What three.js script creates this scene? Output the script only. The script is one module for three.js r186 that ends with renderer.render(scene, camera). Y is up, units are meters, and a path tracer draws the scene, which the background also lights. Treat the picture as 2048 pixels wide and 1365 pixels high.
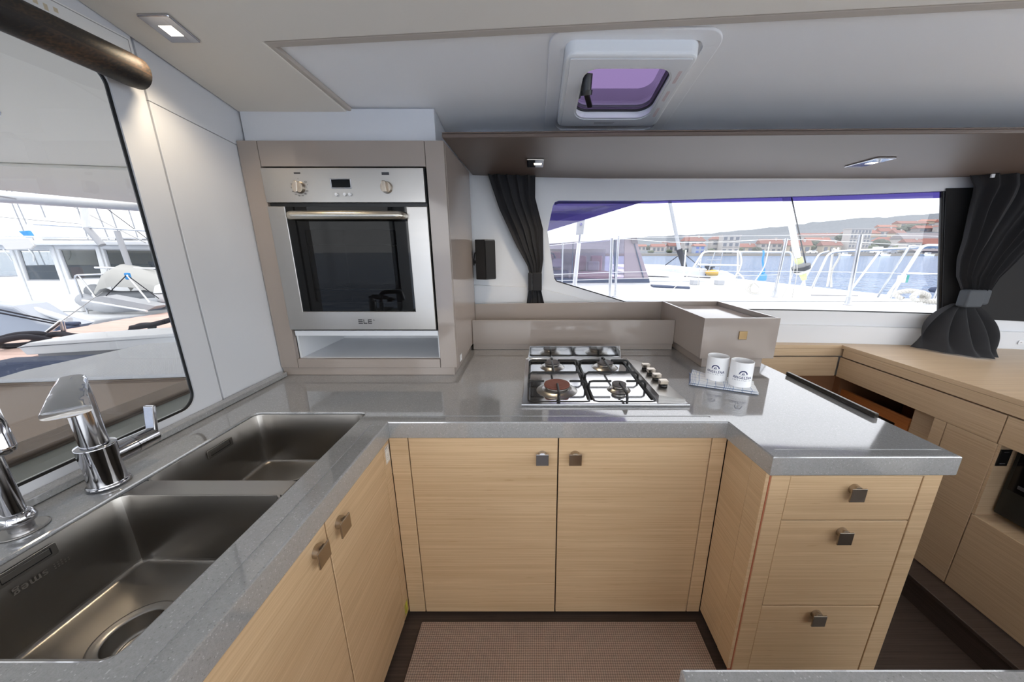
import * as THREE from 'three';
import { RoundedBoxGeometry } from 'three/addons/geometries/RoundedBoxGeometry.js';
import { mergeGeometries, mergeVertices, toCreasedNormals } from 'three/addons/utils/BufferGeometryUtils.js';
import { Brush, Evaluator, SUBTRACTION } from 'three-bvh-csg';

// ------------------------------------------------------------ camera, sky, exposure
const scene = new THREE.Scene();
const camera = new THREE.PerspectiveCamera(89.96, 2048 / 1365, 0.03, 4000);
camera.position.set(0, 1.4, 0);
camera.rotation.x = -Math.atan(182 / 683);
camera.setViewOffset(2048, 1365, -43, 0, 2048, 1365);            // lens shifted a little sideways
scene.add(camera);
const renderer = new THREE.WebGLRenderer({ antialias: true });
renderer.toneMapping = THREE.LinearToneMapping;
renderer.toneMappingExposure = 5.2;
renderer.shadowMap.enabled = true;
const SKY = 1.0;

let seed = 7;
const rnd = () => { seed = (seed * 1664525 + 1013904223) >>> 0; return seed / 4294967296; };
const rr_ = (a, b) => a + (b - a) * rnd();
const hash = (x, y, s) => { let h = (x * 374761393 + y * 668265263 + s * 1442695041) | 0; h = Math.imul(h ^ (h >>> 13), 1274126177); return ((h ^ (h >>> 16)) >>> 0) / 4294967296; };
const mod = (a, n) => ((a % n) + n) % n;
function vnoise(x, y, px, py, s) {                               // tileable value noise
  const x0 = Math.floor(x), y0 = Math.floor(y), fx = x - x0, fy = y - y0;
  const u = fx * fx * (3 - 2 * fx), v = fy * fy * (3 - 2 * fy);
  const h = (i, j) => hash(mod(i, px), mod(j, py), s);
  return (h(x0, y0) * (1 - u) + h(x0 + 1, y0) * u) * (1 - v) + (h(x0, y0 + 1) * (1 - u) + h(x0 + 1, y0 + 1) * u) * v;
}
{ // an overcast sky: bright cloud everywhere, a little bluer low down
  const W = 512, H = 256, d = new Float32Array(W * H * 4);
  for (let j = 0; j < H; j++) for (let i = 0; i < W; i++) {
    const el = (j + 0.5) / H * 2 - 1;                             // -1 below .. 1 above
    let n = 0, a = 0.5; for (let o = 0; o < 4; o++) { const f = 8 << o; n += a * vnoise(i / W * f, j / H * f * 1.5, f, 4096, 3 + o); a *= 0.5; }
    const up = Math.max(0, el), g = SKY * (0.94 + 0.16 * up + (n - 0.5) * 0.16), k = (j * W + i) * 4;
    const blue = 0.05 * (1 - up) + (0.5 - n) * 0.08;
    d[k] = g * (1 - blue * 0.8); d[k + 1] = g * (1 - blue * 0.4); d[k + 2] = g * 1.012; d[k + 3] = 1;
  }
  const t = new THREE.DataTexture(d, W, H, THREE.RGBAFormat, THREE.FloatType);
  t.mapping = THREE.EquirectangularReflectionMapping; t.magFilter = THREE.LinearFilter; t.minFilter = THREE.LinearFilter; t.wrapS = THREE.RepeatWrapping; t.needsUpdate = true;
  scene.background = t;
}

// ------------------------------------------------------------ textures and materials
function tex(w, h, f, srgb = true) {
  const d = new Uint8Array(w * h * 4);
  for (let j = 0; j < h; j++) for (let i = 0; i < w; i++) { const c = f(i, j), k = (j * w + i) * 4; for (let q = 0; q < 3; q++) d[k + q] = Math.max(0, Math.min(255, c[q] * 255)); d[k + 3] = 255; }
  const t = new THREE.DataTexture(d, w, h); t.wrapS = t.wrapT = THREE.RepeatWrapping; t.magFilter = THREE.LinearFilter; t.minFilter = THREE.LinearMipmapLinearFilter; t.generateMipmaps = true;
  if (srgb) t.colorSpace = THREE.SRGBColorSpace; t.needsUpdate = true; return t;
}
const rep = (t, x, y) => { const c = t.clone(); c.repeat.set(x, y); c.needsUpdate = true; return c; };
function woodTex(base, dark, s, amp = 1) {                          // straight fine grain along u
  return tex(1024, 1024, (i, j) => {
    const l = vnoise(i / 1024 * 3, j / 1024 * 300, 3, 300, s) * 0.5 + vnoise(i / 1024 * 9, j / 1024 * 512, 9, 512, s + 1) * 0.32 + vnoise(i / 1024 * 2, j / 1024 * 40, 2, 40, s + 2) * 0.16 + 0.09;
    let k = (l - 0.55) * 0.75 * amp;
    const st = vnoise(i / 1024 * 14, j / 1024 * 400, 14, 400, s + 5); if (st > 0.86) k -= (st - 0.86) * 2.2 * amp;
    const b = vnoise(i / 1024 * 4, j / 1024 * 6, 4, 6, s + 9) - 0.5;
    const m = Math.max(0, Math.min(1, 0.35 - k));
    return base.map((c, q) => c + (dark[q] - c) * m + b * 0.025);
  });
}
const T = {
  oak: woodTex([0.87, 0.765, 0.625], [0.67, 0.535, 0.385], 11, 0.8),
  oakPale: woodTex([0.815, 0.725, 0.61], [0.64, 0.53, 0.415], 31, 0.75),
  orange: woodTex([0.72, 0.45, 0.24], [0.5, 0.28, 0.13], 51),
  wenge: woodTex([0.33, 0.28, 0.255], [0.17, 0.135, 0.12], 71),
  speck: tex(512, 512, (i, j) => { const n = hash(i, j, 5), m = vnoise(i / 512 * 128, j / 512 * 128, 128, 128, 8); let v = 0.575 + (n - 0.5) * 0.05 + (m - 0.5) * 0.03; if (hash(i >> 1, j >> 1, 17) > 0.985) v += 0.12; if (hash(i >> 1, j >> 1, 23) > 0.985) v -= 0.08; return [v, v, v * 1.005]; }),
  cloth: tex(512, 512, (i, j) => { const v = 0.5 + 0.25 * Math.sin(i * Math.PI / 2) * Math.sin(j * Math.PI / 2) + (hash(i, j, 41) - 0.5) * 0.4; return [v, v, v]; }, false),
  rug: tex(512, 512, (i, j) => { const a = Math.sin((i + j) * Math.PI / 16), b = Math.sin((i - j) * Math.PI / 16); const v = 0.5 + 0.3 * a * b + (hash(i, j, 61) - 0.5) * 0.3; return [v, v, v]; }, false),
  rugCol: tex(512, 512, (i, j) => { const a = Math.sin((i + j) * Math.PI / 16), b = Math.sin((i - j) * Math.PI / 16); const v = 0.95 + 0.2 * a * b + (hash(i, j, 61) - 0.5) * 0.12; const b2 = vnoise(i / 512 * 12, j / 512 * 12, 12, 12, 3) * 0.06; return [0.665 * v + b2 * 0.3, 0.585 * v, 0.53 * v]; }),
  brush: tex(512, 512, (i, j) => { const v = 0.75 + (vnoise(i / 512 * 4, j / 512 * 256, 4, 256, 9) - 0.5) * 0.1 + (vnoise(i / 512 * 4, j / 512 * 4, 4, 4, 12) - 0.5) * 0.1; return [v, v, v]; }, false),
  worn: tex(512, 512, (i, j) => { const v = 0.6 + (vnoise(i / 512 * 7, j / 512 * 7, 7, 7, 19) - 0.5) * 0.16 + (vnoise(i / 512 * 6, j / 512 * 200, 6, 200, 29) - 0.5) * 0.14; return [v, v, v]; }, false),
  leather: tex(512, 512, (i, j) => { const n = vnoise(i / 512 * 5, j / 512 * 5, 5, 5, 77) * 0.6 + vnoise(i / 512 * 90, j / 512 * 90, 90, 90, 78) * 0.4; const m = Math.max(0, Math.min(1, (n - 0.35) * 2.2)); return [0.13 + 0.2 * m, 0.12 + 0.12 * m, 0.115 + 0.06 * m]; }),
  planks: tex(512, 512, (i, j) => { const p = (j % 64) < 3 ? 0.75 : 1, n = vnoise(i / 512 * 4, j / 512 * 128, 4, 128, 91) * 0.14 + 0.9; return [0.86 * p * n, 0.74 * p * n, 0.69 * p * n]; }),
  checks: tex(512, 512, (i, j) => { const w = (v) => { const f = (v % 128) / 128; return (f < 0.07 ? 1 : 0) + ((v % 512) < 90 && (v % 26) < 8 ? 0.7 : 0); }; const a = Math.min(1, w(i) * 0.55 + w(j) * 0.5); const n = (hash(i, j, 3) - 0.5) * 0.05; return [0.93 - 0.55 * a + n, 0.935 - 0.45 * a + n, 0.94 - 0.27 * a + n]; }),
  waves: tex(512, 512, (i, j) => { let v = 0; for (let o = 0, a = 0.5; o < 4; o++, a *= 0.55) v += a * vnoise(i / 512 * (6 << o), j / 512 * (10 << o), 6 << o, 10 << o, 21 + o); return [v, v, v]; }, false),
  maquis: tex(512, 512, (i, j) => { const n = vnoise(i / 512 * 60, j / 512 * 60, 60, 60, 33) * 0.6 + vnoise(i / 512 * 160, j / 512 * 160, 160, 160, 34) * 0.4; return [0.255 + n * 0.2, 0.275 + n * 0.2, 0.315 + n * 0.18]; }),
  diamond: tex(256, 256, (i, j) => { const v = ((i + j) % 16 < 3 || (i - j + 256) % 16 < 3) ? 0.2 : 0.8; return [v, v, v]; }, false),
};
const hex = (r, g, b) => new THREE.Color().setRGB(r / 255, g / 255, b / 255, THREE.SRGBColorSpace);
const std = (c, roughness = 0.6, metalness = 0, extra = {}) => new THREE.MeshStandardMaterial({ color: c, roughness, metalness, ...extra });
const phy = (c, roughness, metalness, extra) => new THREE.MeshPhysicalMaterial({ color: c, roughness, metalness, ...extra });
const white1 = new THREE.Color(1, 1, 1);
const M = {
  oak: phy(white1, 0.42, 0, { map: T.oak }),
  oakPale: phy(white1, 0.38, 0, { map: T.oakPale }),
  orange: std(white1, 0.5, 0, { map: T.orange }),
  wenge: std(white1, 0.5, 0, { map: T.wenge }),
  edge: std(hex(176, 104, 76), 0.6),
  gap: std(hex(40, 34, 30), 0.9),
  counter: phy(white1, 0.07, 0, { map: rep(T.speck, 2.2, 2.2), ior: 2.2, clearcoat: 0.5, clearcoatRoughness: 0.04 }),
  taupe: phy(hex(156, 145, 138), 0.09, 0, { ior: 1.5 }),
  taupeDark: std(hex(95, 80, 72), 0.45),
  wallWhite: phy(hex(214, 216, 221), 0.28, 0, {}),
  white: std(hex(226, 228, 232), 0.35),
  headliner: std(hex(244, 244, 246), 0.75, 0, { bumpMap: rep(T.cloth, 20, 20), bumpScale: 0.0002 }),
  beige: std(hex(228, 222, 213), 0.7),
  lip: std(hex(186, 177, 168), 0.6),
  steel: std(hex(176, 173, 169), 0.42, 1, { roughnessMap: rep(T.brush, 3, 3) }),
  sink: std(hex(166, 162, 157), 0.3, 1),
  hob: std(hex(205, 205, 206), 0.12, 1),
  chrome: std(hex(192, 192, 196), 0.08, 1),
  nickel: std(hex(176, 166, 154), 0.24, 1),
  black: std(hex(20, 20, 21), 0.35),
  blackMatt: std(hex(24, 24, 26), 0.75),
  iron: std(hex(18, 18, 19), 0.45),
  burner: std(hex(84, 80, 80), 0.55),
  burnerRed: std(hex(120, 70, 58), 0.7),
  glassBlack: phy(hex(10, 11, 12), 0.03, 0, { ior: 1.33 }),
  glassFilm: phy(new THREE.Color(0.055, 0.043, 0.19), 0.05, 0, { transmission: 1, thickness: 0, ior: 1.3 }),
  glass: phy(new THREE.Color(0.44, 0.445, 0.455), 0, 0, { transmission: 1, thickness: 0, ior: 1.5 }),
  glassClear: phy(new THREE.Color(0.9, 0.92, 0.92), 0, 0, { transmission: 1, thickness: 0, ior: 1.5 }),
  glassTint: phy(new THREE.Color(0.4, 0.4, 0.4), 0, 0, { transmission: 1, thickness: 0, ior: 1.5 }),
  glassSmoke: phy(new THREE.Color(0.32, 0.35, 0.36), 0.02, 0, { transmission: 1, thickness: 0, ior: 1.5 }),
  glassPurple: phy(new THREE.Color(0.066, 0.046, 0.094), 0.02, 0, { transmission: 1, thickness: 0, ior: 1.5 }),
  curtain: phy(hex(43, 43, 46), 0.95, 0, { side: THREE.DoubleSide, sheen: 0.5, sheenRoughness: 0.6, sheenColor: hex(60, 60, 64), bumpMap: rep(T.cloth, 60, 60), bumpScale: 0.0004 }),
  blind: std(hex(30, 30, 32), 0.85),
  rug: std(white1, 0.95, 0, { map: rep(T.rugCol, 4, 4), bumpMap: rep(T.rug, 4, 4), bumpScale: 0.003 }),
  leather: std(white1, 0.55, 0, { map: rep(T.leather, 3, 3) }),
  towel: std(white1, 0.95, 0, { map: rep(T.checks, 8, 8) }),
  ceramic: phy(hex(240, 240, 242), 0.12, 0, { clearcoat: 0.6, clearcoatRoughness: 0.05 }),
  sticker: std(hex(236, 236, 236), 0.5),
  yellow: std(hex(214, 212, 60), 0.5),
  gel: phy(hex(236, 238, 240), 0.3, 0, {}),
  gelGrey: std(hex(176, 178, 182), 0.4),
  inox: std(hex(214, 216, 220), 0.22, 1),
  rope: std(hex(206, 203, 196), 0.9),
  ropeDark: std(hex(44, 44, 52), 0.9),
  wire: std(hex(150, 150, 152), 0.4, 0.6),
  purple: std(hex(92, 66, 180), 0.5),
  vinyl: phy(new THREE.Color(0.86, 0.8, 0.9), 0.05, 0, { transmission: 1, thickness: 0, side: THREE.DoubleSide }),
  mesh: std(hex(150, 138, 150), 0.9),
  navy: std(hex(74, 84, 108), 0.85),
  blue: std(hex(50, 140, 205), 0.6),
  seatBrown: std(hex(150, 134, 120), 0.75),
  seatDark: std(hex(120, 104, 92), 0.75),
  pinkSeat: std(hex(186, 160, 164), 0.8),
  greyGreen: std(hex(150, 152, 144), 0.6),
  antislip: std(hex(236, 238, 242), 0.6, 0, { bumpMap: rep(T.diamond, 8, 8), bumpScale: 0.002 }),
  planks: std(white1, 0.8, 0, { map: rep(T.planks, 1, 1) }),
  water: phy(hex(62, 104, 150), 0.09, 0, { ior: 1.33, bumpMap: rep(T.waves, 0.22, 0.22), bumpScale: 0.35 }),
  hill: std(white1, 1, 0, { map: rep(T.maquis, 0.02, 0.02) }),
  shore: std(hex(150, 142, 132), 0.9),
  leaf: std(hex(84, 92, 74), 0.9),
  leafDark: std(hex(70, 76, 68), 0.9),
  dinghy: std(hex(120, 124, 130), 0.6),
  cover: std(hex(186, 186, 182), 0.9),
  teal: std(hex(40, 160, 150), 0.5),
  orangeFloat: std(hex(226, 178, 70), 0.5),
  lime: std(hex(206, 210, 150), 0.6),
};

// ------------------------------------------------------------ helpers
function boxUV(g, du = 0, dv = 0) {                                 // uv in metres from the dominant axis
  if (!g.attributes.normal) g.computeVertexNormals();
  const p = g.attributes.position, n = g.attributes.normal, uv = new Float32Array(p.count * 2);
  for (let i = 0; i < p.count; i++) {
    const ax = Math.abs(n.getX(i)), ay = Math.abs(n.getY(i)), az = Math.abs(n.getZ(i));
    const [u, v] = ay > ax && ay > az ? [p.getX(i), p.getZ(i)] : ax > az ? [p.getZ(i), p.getY(i)] : [p.getX(i), p.getY(i)];
    uv[2 * i] = u + du; uv[2 * i + 1] = v + dv;
  }
  g.setAttribute('uv', new THREE.BufferAttribute(uv, 2)); return g;
}
let grain = 0;
function bx(x0, x1, y0, y1, z0, z1, r = 0) {
  const w = Math.abs(x1 - x0), h = Math.abs(y1 - y0), d = Math.abs(z1 - z0), rad = Math.min(r, w / 2.01, h / 2.01, d / 2.01);
  const g = rad > 0 ? new RoundedBoxGeometry(w, h, d, 2, rad) : new THREE.BoxGeometry(w, h, d).toNonIndexed();
  g.translate((x0 + x1) / 2, (y0 + y1) / 2, (z0 + z1) / 2);
  grain += 0.137; return boxUV(g, grain * 0.7, grain);
}
function shape(pts, holes = []) {
  const s = pts.getPoints ? pts : new THREE.Shape(pts.map(([a, b]) => new THREE.Vector2(a, b)));
  for (const h of holes) s.holes.push(h.getPoints ? new THREE.Path(h.getPoints(8)) : new THREE.Path(h.map(([a, b]) => new THREE.Vector2(a, b))));
  return s;
}
function rrect(x0, y0, x1, y1, r) {
  const s = new THREE.Shape();
  s.moveTo(x0 + r, y0); s.lineTo(x1 - r, y0); s.absarc(x1 - r, y0 + r, r, -Math.PI / 2, 0); s.lineTo(x1, y1 - r); s.absarc(x1 - r, y1 - r, r, 0, Math.PI / 2);
  s.lineTo(x0 + r, y1); s.absarc(x0 + r, y1 - r, r, Math.PI / 2, Math.PI); s.lineTo(x0, y0 + r); s.absarc(x0 + r, y0 + r, r, Math.PI, 1.5 * Math.PI);
  return s;
}
// axis z: (x, y) outline; axis y: (x, z) outline; axis x: (z, y) outline
function prism(pts, axis, a, b, holes = [], bevel = 0, seg = 2) {
  const flip = (q) => axis === 'z' ? q : axis === 'y' ? q.map(([x, z]) => [x, -z]) : q.map(([z, y]) => [-z, y]);
  const norm = (q) => flip(q.getPoints ? q.getPoints(8).map((v) => [v.x, v.y]) : q);
  const s = shape(norm(pts), holes.map(norm));
  const g = new THREE.ExtrudeGeometry(s, bevel ? { depth: b - a - 2 * bevel, bevelEnabled: true, bevelThickness: bevel, bevelSize: bevel, bevelOffset: -bevel, bevelSegments: seg, curveSegments: 8 } : { depth: b - a, bevelEnabled: false, curveSegments: 8 });
  if (bevel) g.translate(0, 0, bevel);
  if (axis === 'y') g.rotateX(-Math.PI / 2);
  if (axis === 'x') g.applyMatrix4(new THREE.Matrix4().makeBasis(new THREE.Vector3(0, 0, -1), new THREE.Vector3(0, 1, 0), new THREE.Vector3(1, 0, 0)));
  g.translate(axis === 'x' ? a : 0, axis === 'y' ? a : 0, axis === 'z' ? a : 0);
  return boxUV(g);
}
const V = (a) => new THREE.Vector3(...a);
function rod(a, b, r, r2 = r, seg = 12) {
  const A = V(a), B = V(b), d = B.clone().sub(A), g = new THREE.CylinderGeometry(r2, r, d.length(), seg);
  g.applyQuaternion(new THREE.Quaternion().setFromUnitVectors(new THREE.Vector3(0, 1, 0), d.clone().normalize()));
  g.translate(...A.add(B).multiplyScalar(0.5).toArray()); return g.toNonIndexed();
}
function pipe(pts, r, fillet = 0.03, radial = 10, step = 0.02, closed = false) {   // bent tube with rounded corners
  const P = pts.map(V), path = new THREE.CurvePath(), n = P.length;
  const corner = (i) => { const p = P[i], a = P[mod(i - 1, n)], b = P[mod(i + 1, n)], f = Math.min(fillet, p.distanceTo(a) * 0.45, p.distanceTo(b) * 0.45); return [p.clone().lerp(a, f / p.distanceTo(a)), p, p.clone().lerp(b, f / p.distanceTo(b))]; };
  let at = closed ? corner(0)[2] : P[0];
  for (let i = 1; i < (closed ? n + 1 : n - 1); i++) { const [s, p, e] = corner(i % n); path.add(new THREE.LineCurve3(at, s)); path.add(new THREE.QuadraticBezierCurve3(s, p, e)); at = e; }
  if (!closed) path.add(new THREE.LineCurve3(at, P[n - 1]));
  const len = path.getLength();
  const pos = []; for (const c of path.curves) { const k = c.isLineCurve3 ? 1 : 5; for (let i = 0; i < k; i++) pos.push(c.getPoint(i / k)); }
  if (!closed) pos.push(P[n - 1].clone());
  const clean = pos.filter((p, i) => !i || p.distanceTo(pos[i - 1]) > 1e-5);
  const poly = new THREE.CurvePath(); for (let i = 0; i < clean.length - 1; i++) poly.add(new THREE.LineCurve3(clean[i], clean[i + 1])); if (closed) poly.add(new THREE.LineCurve3(clean[clean.length - 1], clean[0]));
  const g = new THREE.TubeGeometry(poly, Math.max(8, Math.min(400, Math.round(len / step))), r, radial, closed).toNonIndexed();
  if (closed) return g;
  const caps = [[P[0], P[1]], [P[n - 1], P[n - 2]]].map(([p, q]) => { const c = new THREE.SphereGeometry(r, radial, 6); c.translate(...p.toArray()); return c.toNonIndexed(); });
  return mergeGeometries([g, ...caps]);
}
function curve(pts, r, seg = 60, radial = 7, closed = false) { return new THREE.TubeGeometry(new THREE.CatmullRomCurve3(pts.map(V), closed), seg, r, radial, closed).toNonIndexed(); }
function lathe(prof, x = 0, y = 0, z = 0, seg = 40) { const g = new THREE.LatheGeometry(prof.map(([r, h]) => new THREE.Vector2(r, h)), seg); g.translate(x, y, z); return g.toNonIndexed(); }
function quads(rows, closeU = false) {                               // rows of points -> smooth grid with uv in metres
  const m = rows.length, n = rows[0].length, pos = [], uv = [], idx = [];
  for (let i = 0; i < m; i++) { let u = 0; for (let j = 0; j < n; j++) { if (j) u += Math.hypot(...rows[i][j].map((c, q) => c - rows[i][j - 1][q])); pos.push(...rows[i][j]); uv.push(u, i ? rows[0][j][1] - rows[i][j][1] + (rows[0][j][2] - rows[i][j][2]) : 0); } }
  for (let i = 0; i < m - 1; i++) for (let j = 0; j < (closeU ? n : n - 1); j++) { const a = i * n + j, b = i * n + (j + 1) % n, c = a + n, d = b + n; idx.push(a, c, b, b, c, d); }
  const g = new THREE.BufferGeometry(); g.setAttribute('position', new THREE.Float32BufferAttribute(pos, 3)); g.setAttribute('uv', new THREE.Float32BufferAttribute(uv, 2)); g.setIndex(idx); g.computeVertexNormals(); return g;
}
const names = {};
function numbered(n) { const k = names[n] = (names[n] ?? -1) + 1; return k ? `${n}_${String(k).padStart(3, '0')}` : n; }
function merged(gs) {
  gs = (Array.isArray(gs) ? gs : [gs]).map((g) => (g.index ? g.toNonIndexed() : g));
  if (gs.length === 1) return gs[0];
  for (const g of gs) { if (!g.attributes.uv) boxUV(g); for (const k of Object.keys(g.attributes)) if (!['position', 'normal', 'uv'].includes(k)) g.deleteAttribute(k); }
  return mergeGeometries(gs);
}
function obj(name, gs, m, parent = scene, label) {
  const o = new THREE.Mesh(merged(gs), m); o.name = parent === scene ? numbered(name) : name; o.castShadow = o.receiveShadow = true;
  if (label) o.userData.label = label;
  parent.add(o); return o;
}
// a thing: a Group at its base, its parts are built in world metres and brought to the base
class Thing {
  constructor(name, label, category, base = [0, 0, 0], group, kind) {
    this.o = new THREE.Group(); this.o.name = numbered(name); this.o.position.set(...base); scene.add(this.o); this.b = base;
    if (label) this.o.userData.label = label; if (category) this.o.userData.category = category;
    if (group) this.o.userData.group = group; if (kind) this.o.userData.kind = kind;
  }
  part(name, gs, m, parent, label) {
    const g = merged(gs); g.translate(-this.b[0], -this.b[1], -this.b[2]);
    return obj(name, g, m, parent ?? this.o, label);
  }
}
const struct = (name) => new Thing(name, null, null, [0, 0, 0], null, 'structure');
function single(name, gs, m, label, category, group) { const o = obj(name, gs, m); Object.assign(o.userData, { label, category }); if (group) o.userData.group = group; return o; }
function print(w, h, px, draw, extra = {}) {                        // flat print on a thin patch
  const c = document.createElement('canvas'); c.width = px; c.height = Math.round(px * h / w); const x = c.getContext('2d'); draw(x, c.width, c.height);
  const t = new THREE.CanvasTexture(c); t.colorSpace = THREE.SRGBColorSpace; return new THREE.MeshStandardMaterial({ map: t, roughness: 0.4, ...extra });
}
function patch(o, eu, ev, w, h) {                                   // w x h quad centred at o, spanned by directions eu, ev
  const U = V(eu).normalize().multiplyScalar(w / 2), W = V(ev).normalize().multiplyScalar(h / 2), O = V(o), g = new THREE.BufferGeometry(), q = [];
  for (const [a, b] of [[-1, -1], [1, -1], [1, 1], [-1, -1], [1, 1], [-1, 1]]) q.push(...O.clone().addScaledVector(U, a).addScaledVector(W, b).toArray());
  g.setAttribute('position', new THREE.Float32BufferAttribute(q, 3)); g.setAttribute('uv', new THREE.Float32BufferAttribute([0, 0, 1, 0, 1, 1, 0, 0, 1, 1, 0, 1], 2)); g.computeVertexNormals(); return g;
}
// ------------------------------------------------------------ the setting
const zw = (x) => -2.18 + 0.057 * (x - 1.2) ** 2;                    // the hull side bows outward
const lerpPts = (pts) => (x) => { if (x <= pts[0][0]) return pts[0][1]; for (let i = 1; i < pts.length; i++) if (x <= pts[i][0]) { const [a, ya] = pts[i - 1], [b, yb] = pts[i]; return ya + (yb - ya) * (x - a) / (b - a); } return pts[pts.length - 1][1]; };
const SL = 0.19, yc = (z) => 1.98 + SL * (Math.min(z, -0.38) + 1.17); // headliner falls towards the hull side
function slope(g, dy = 0) { const p = g.attributes.position; for (let i = 0; i < p.count; i++) p.setY(i, p.getY(i) + yc(p.getZ(i)) + dy); g.computeVertexNormals(); return g; }
function curvedStrip(xs, lo, hi, z0, z1) {                            // solid strip along the hull side between heights lo(x) and hi(x)
  const pos = [], q = (a, b, c, d) => pos.push(...a, ...b, ...c, ...a, ...c, ...d);
  const at = (x, y, o) => [x, y, zw(x) + o];
  for (let i = 0; i < xs.length - 1; i++) {
    const a = xs[i], b = xs[i + 1], la = lo(a), lb = lo(b), ha = hi(a), hb = hi(b);
    if (ha - la < 1e-4 && hb - lb < 1e-4) continue;
    q(at(a, la, z1), at(b, lb, z1), at(b, hb, z1), at(a, ha, z1)); q(at(b, lb, z0), at(a, la, z0), at(a, ha, z0), at(b, hb, z0));
    q(at(a, ha, z1), at(b, hb, z1), at(b, hb, z0), at(a, ha, z0)); q(at(a, la, z0), at(b, lb, z0), at(b, lb, z1), at(a, la, z1));
  }
  const a = xs[0], b = xs[xs.length - 1];
  q(at(a, lo(a), z0), at(a, lo(a), z1), at(a, hi(a), z1), at(a, hi(a), z0)); q(at(b, lo(b), z1), at(b, lo(b), z0), at(b, hi(b), z0), at(b, hi(b), z1));
  const g = new THREE.BufferGeometry(); g.setAttribute('position', new THREE.Float32BufferAttribute(pos, 3));
  return boxUV(toCreasedNormals(g, 0.5));
}
const xsBetween = (a, b, extra = []) => { const s = new Set([a, b, ...extra.filter((v) => v > a && v < b)]); for (let i = 1; i < (b - a) / 0.08; i++) s.add(a + i * 0.08); return [...s].sort((p, q) => p - q); };
const winTop = [[0.082, 1.509], [0.112, 1.648], [0.124, 1.67], [0.147, 1.678], [0.689, 1.684], [1.286, 1.703], [2.369, 1.728], [3.25, 1.74]];
const winBot = [[0.082, 1.509], [0.127, 1.232], [0.14, 1.212], [0.72, 1.036], [0.78, 1.028], [1.585, 1.023], [2.539, 1.014], [3.25, 1.0]];
const wTop = lerpPts(winTop), wBot = lerpPts(winBot);
const winX = xsBetween(0.082, 3.25, [...winTop, ...winBot].map((p) => p[0]));
{
  const w = struct('wall_back');
  const k = (v) => () => v;
  w.part('wall_skin', [curvedStrip(xsBetween(-1.185, 0.082), k(-0.4), k(2.05), -0.06, 0), curvedStrip(winX, k(-0.4), wBot, -0.06, 0), curvedStrip(winX, wTop, k(2.05), -0.06, 0), curvedStrip(xsBetween(3.25, 3.5), k(-0.4), k(2.05), -0.06, 0)], M.wallWhite);
  const pan = lerpPts([[-0.4, 1.203], [0.024, 1.18], [0.42, 1.075], [0.8, 0.975], [1.2, 0.938], [3.4, 0.92]]);
  w.part('lower_panel', curvedStrip(xsBetween(-0.36, 3.39, [0.024, 0.42, 0.8]), k(-0.35), pan, 0.001, 0.026), M.wallWhite);
  const win = struct('window_2');
  const pane = (a, b) => { const xs = xsBetween(a, b, winX); const rows = [xs.map((x) => [x, Math.min(wTop(x) + 0.01, 1.76), zw(x) - 0.035]), xs.map((x) => [x, wBot(x) - 0.01, zw(x) - 0.035])]; return quads(rows); };
  win.part('pane', pane(0.072, 3.26), M.glass);
  const seal = winX.filter((x) => x >= 0.127).map((x) => [x, wBot(x) + 0.001, zw(x) - 0.022]);
  win.part('tint_band', quads([winX.filter((x) => x >= 0.124 && x < 2.38).map((x) => [x, wTop(x) + 0.004, zw(x) - 0.030]), winX.filter((x) => x >= 0.124 && x < 2.38).map((x) => [x, wTop(x) - 0.014 - 0.022 * Math.max(0, (x - 0.8) / 1.6), zw(x) - 0.030])]), M.glassFilm);
  win.part('gasket', curve(seal, 0.006, 120, 6), M.black);
  win.part('mullion', [rod([2.372, 1.735, zw(2.37) - 0.03], [2.545, 1.01, zw(2.545) - 0.03], 0.016)], M.black);
}
{
  const w = struct('wall_left');
  const winHole = rrect(-1.047, 0.9, 0.06, 1.868, 0.05), glassHole = rrect(-1.0395, 0.9075, 0.0525, 1.8605, 0.043);
  const door = [[0.35, -0.02], [2.5, -0.02], [2.5, 1.95], [0.35, 1.95]];
  w.part('wall_skin', prism([[-2.16, -0.35], [3.1, -0.35], [3.1, 2.35], [-2.16, 2.35]], 'x', -1.19, -1.1285, [rrect(-1.10, 0.868, 0.13, 1.925, 0.05), door]), M.wallWhite);
  w.part('panel', prism([[-1.132, 0.84], [0.3, 0.84], [0.3, 2.2], [-1.132, yc(-1.132) + 0.02]], 'x', -1.128, -1.116, [winHole], 0.003), M.wallWhite);
  w.part('panel', prism([[-1.86, 0.84], [-1.14, 0.84], [-1.14, 1.8195], [-1.86, 1.7295]], 'x', -1.128, -1.119, [], 0.0015), M.wallWhite);
  w.part('panel', prism([[-1.86, 1.7315], [-1.14, 1.8215], [-1.14, yc(-1.14) + 0.02], [-1.86, yc(-1.86) + 0.02]], 'x', -1.128, -1.119, [], 0.0015), M.wallWhite);
  const win = struct('window_1');
  win.part('gasket', prism(rrect(-1.047, 0.9, 0.06, 1.868, 0.05), 'x', -1.1275, -1.1235, [glassHole]), M.black);
  const g = new THREE.PlaneGeometry(1.09, 0.95); g.rotateY(Math.PI / 2); g.translate(-1.1265, 1.384, -0.4935); win.part('pane', g, M.glassTint);
}
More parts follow.
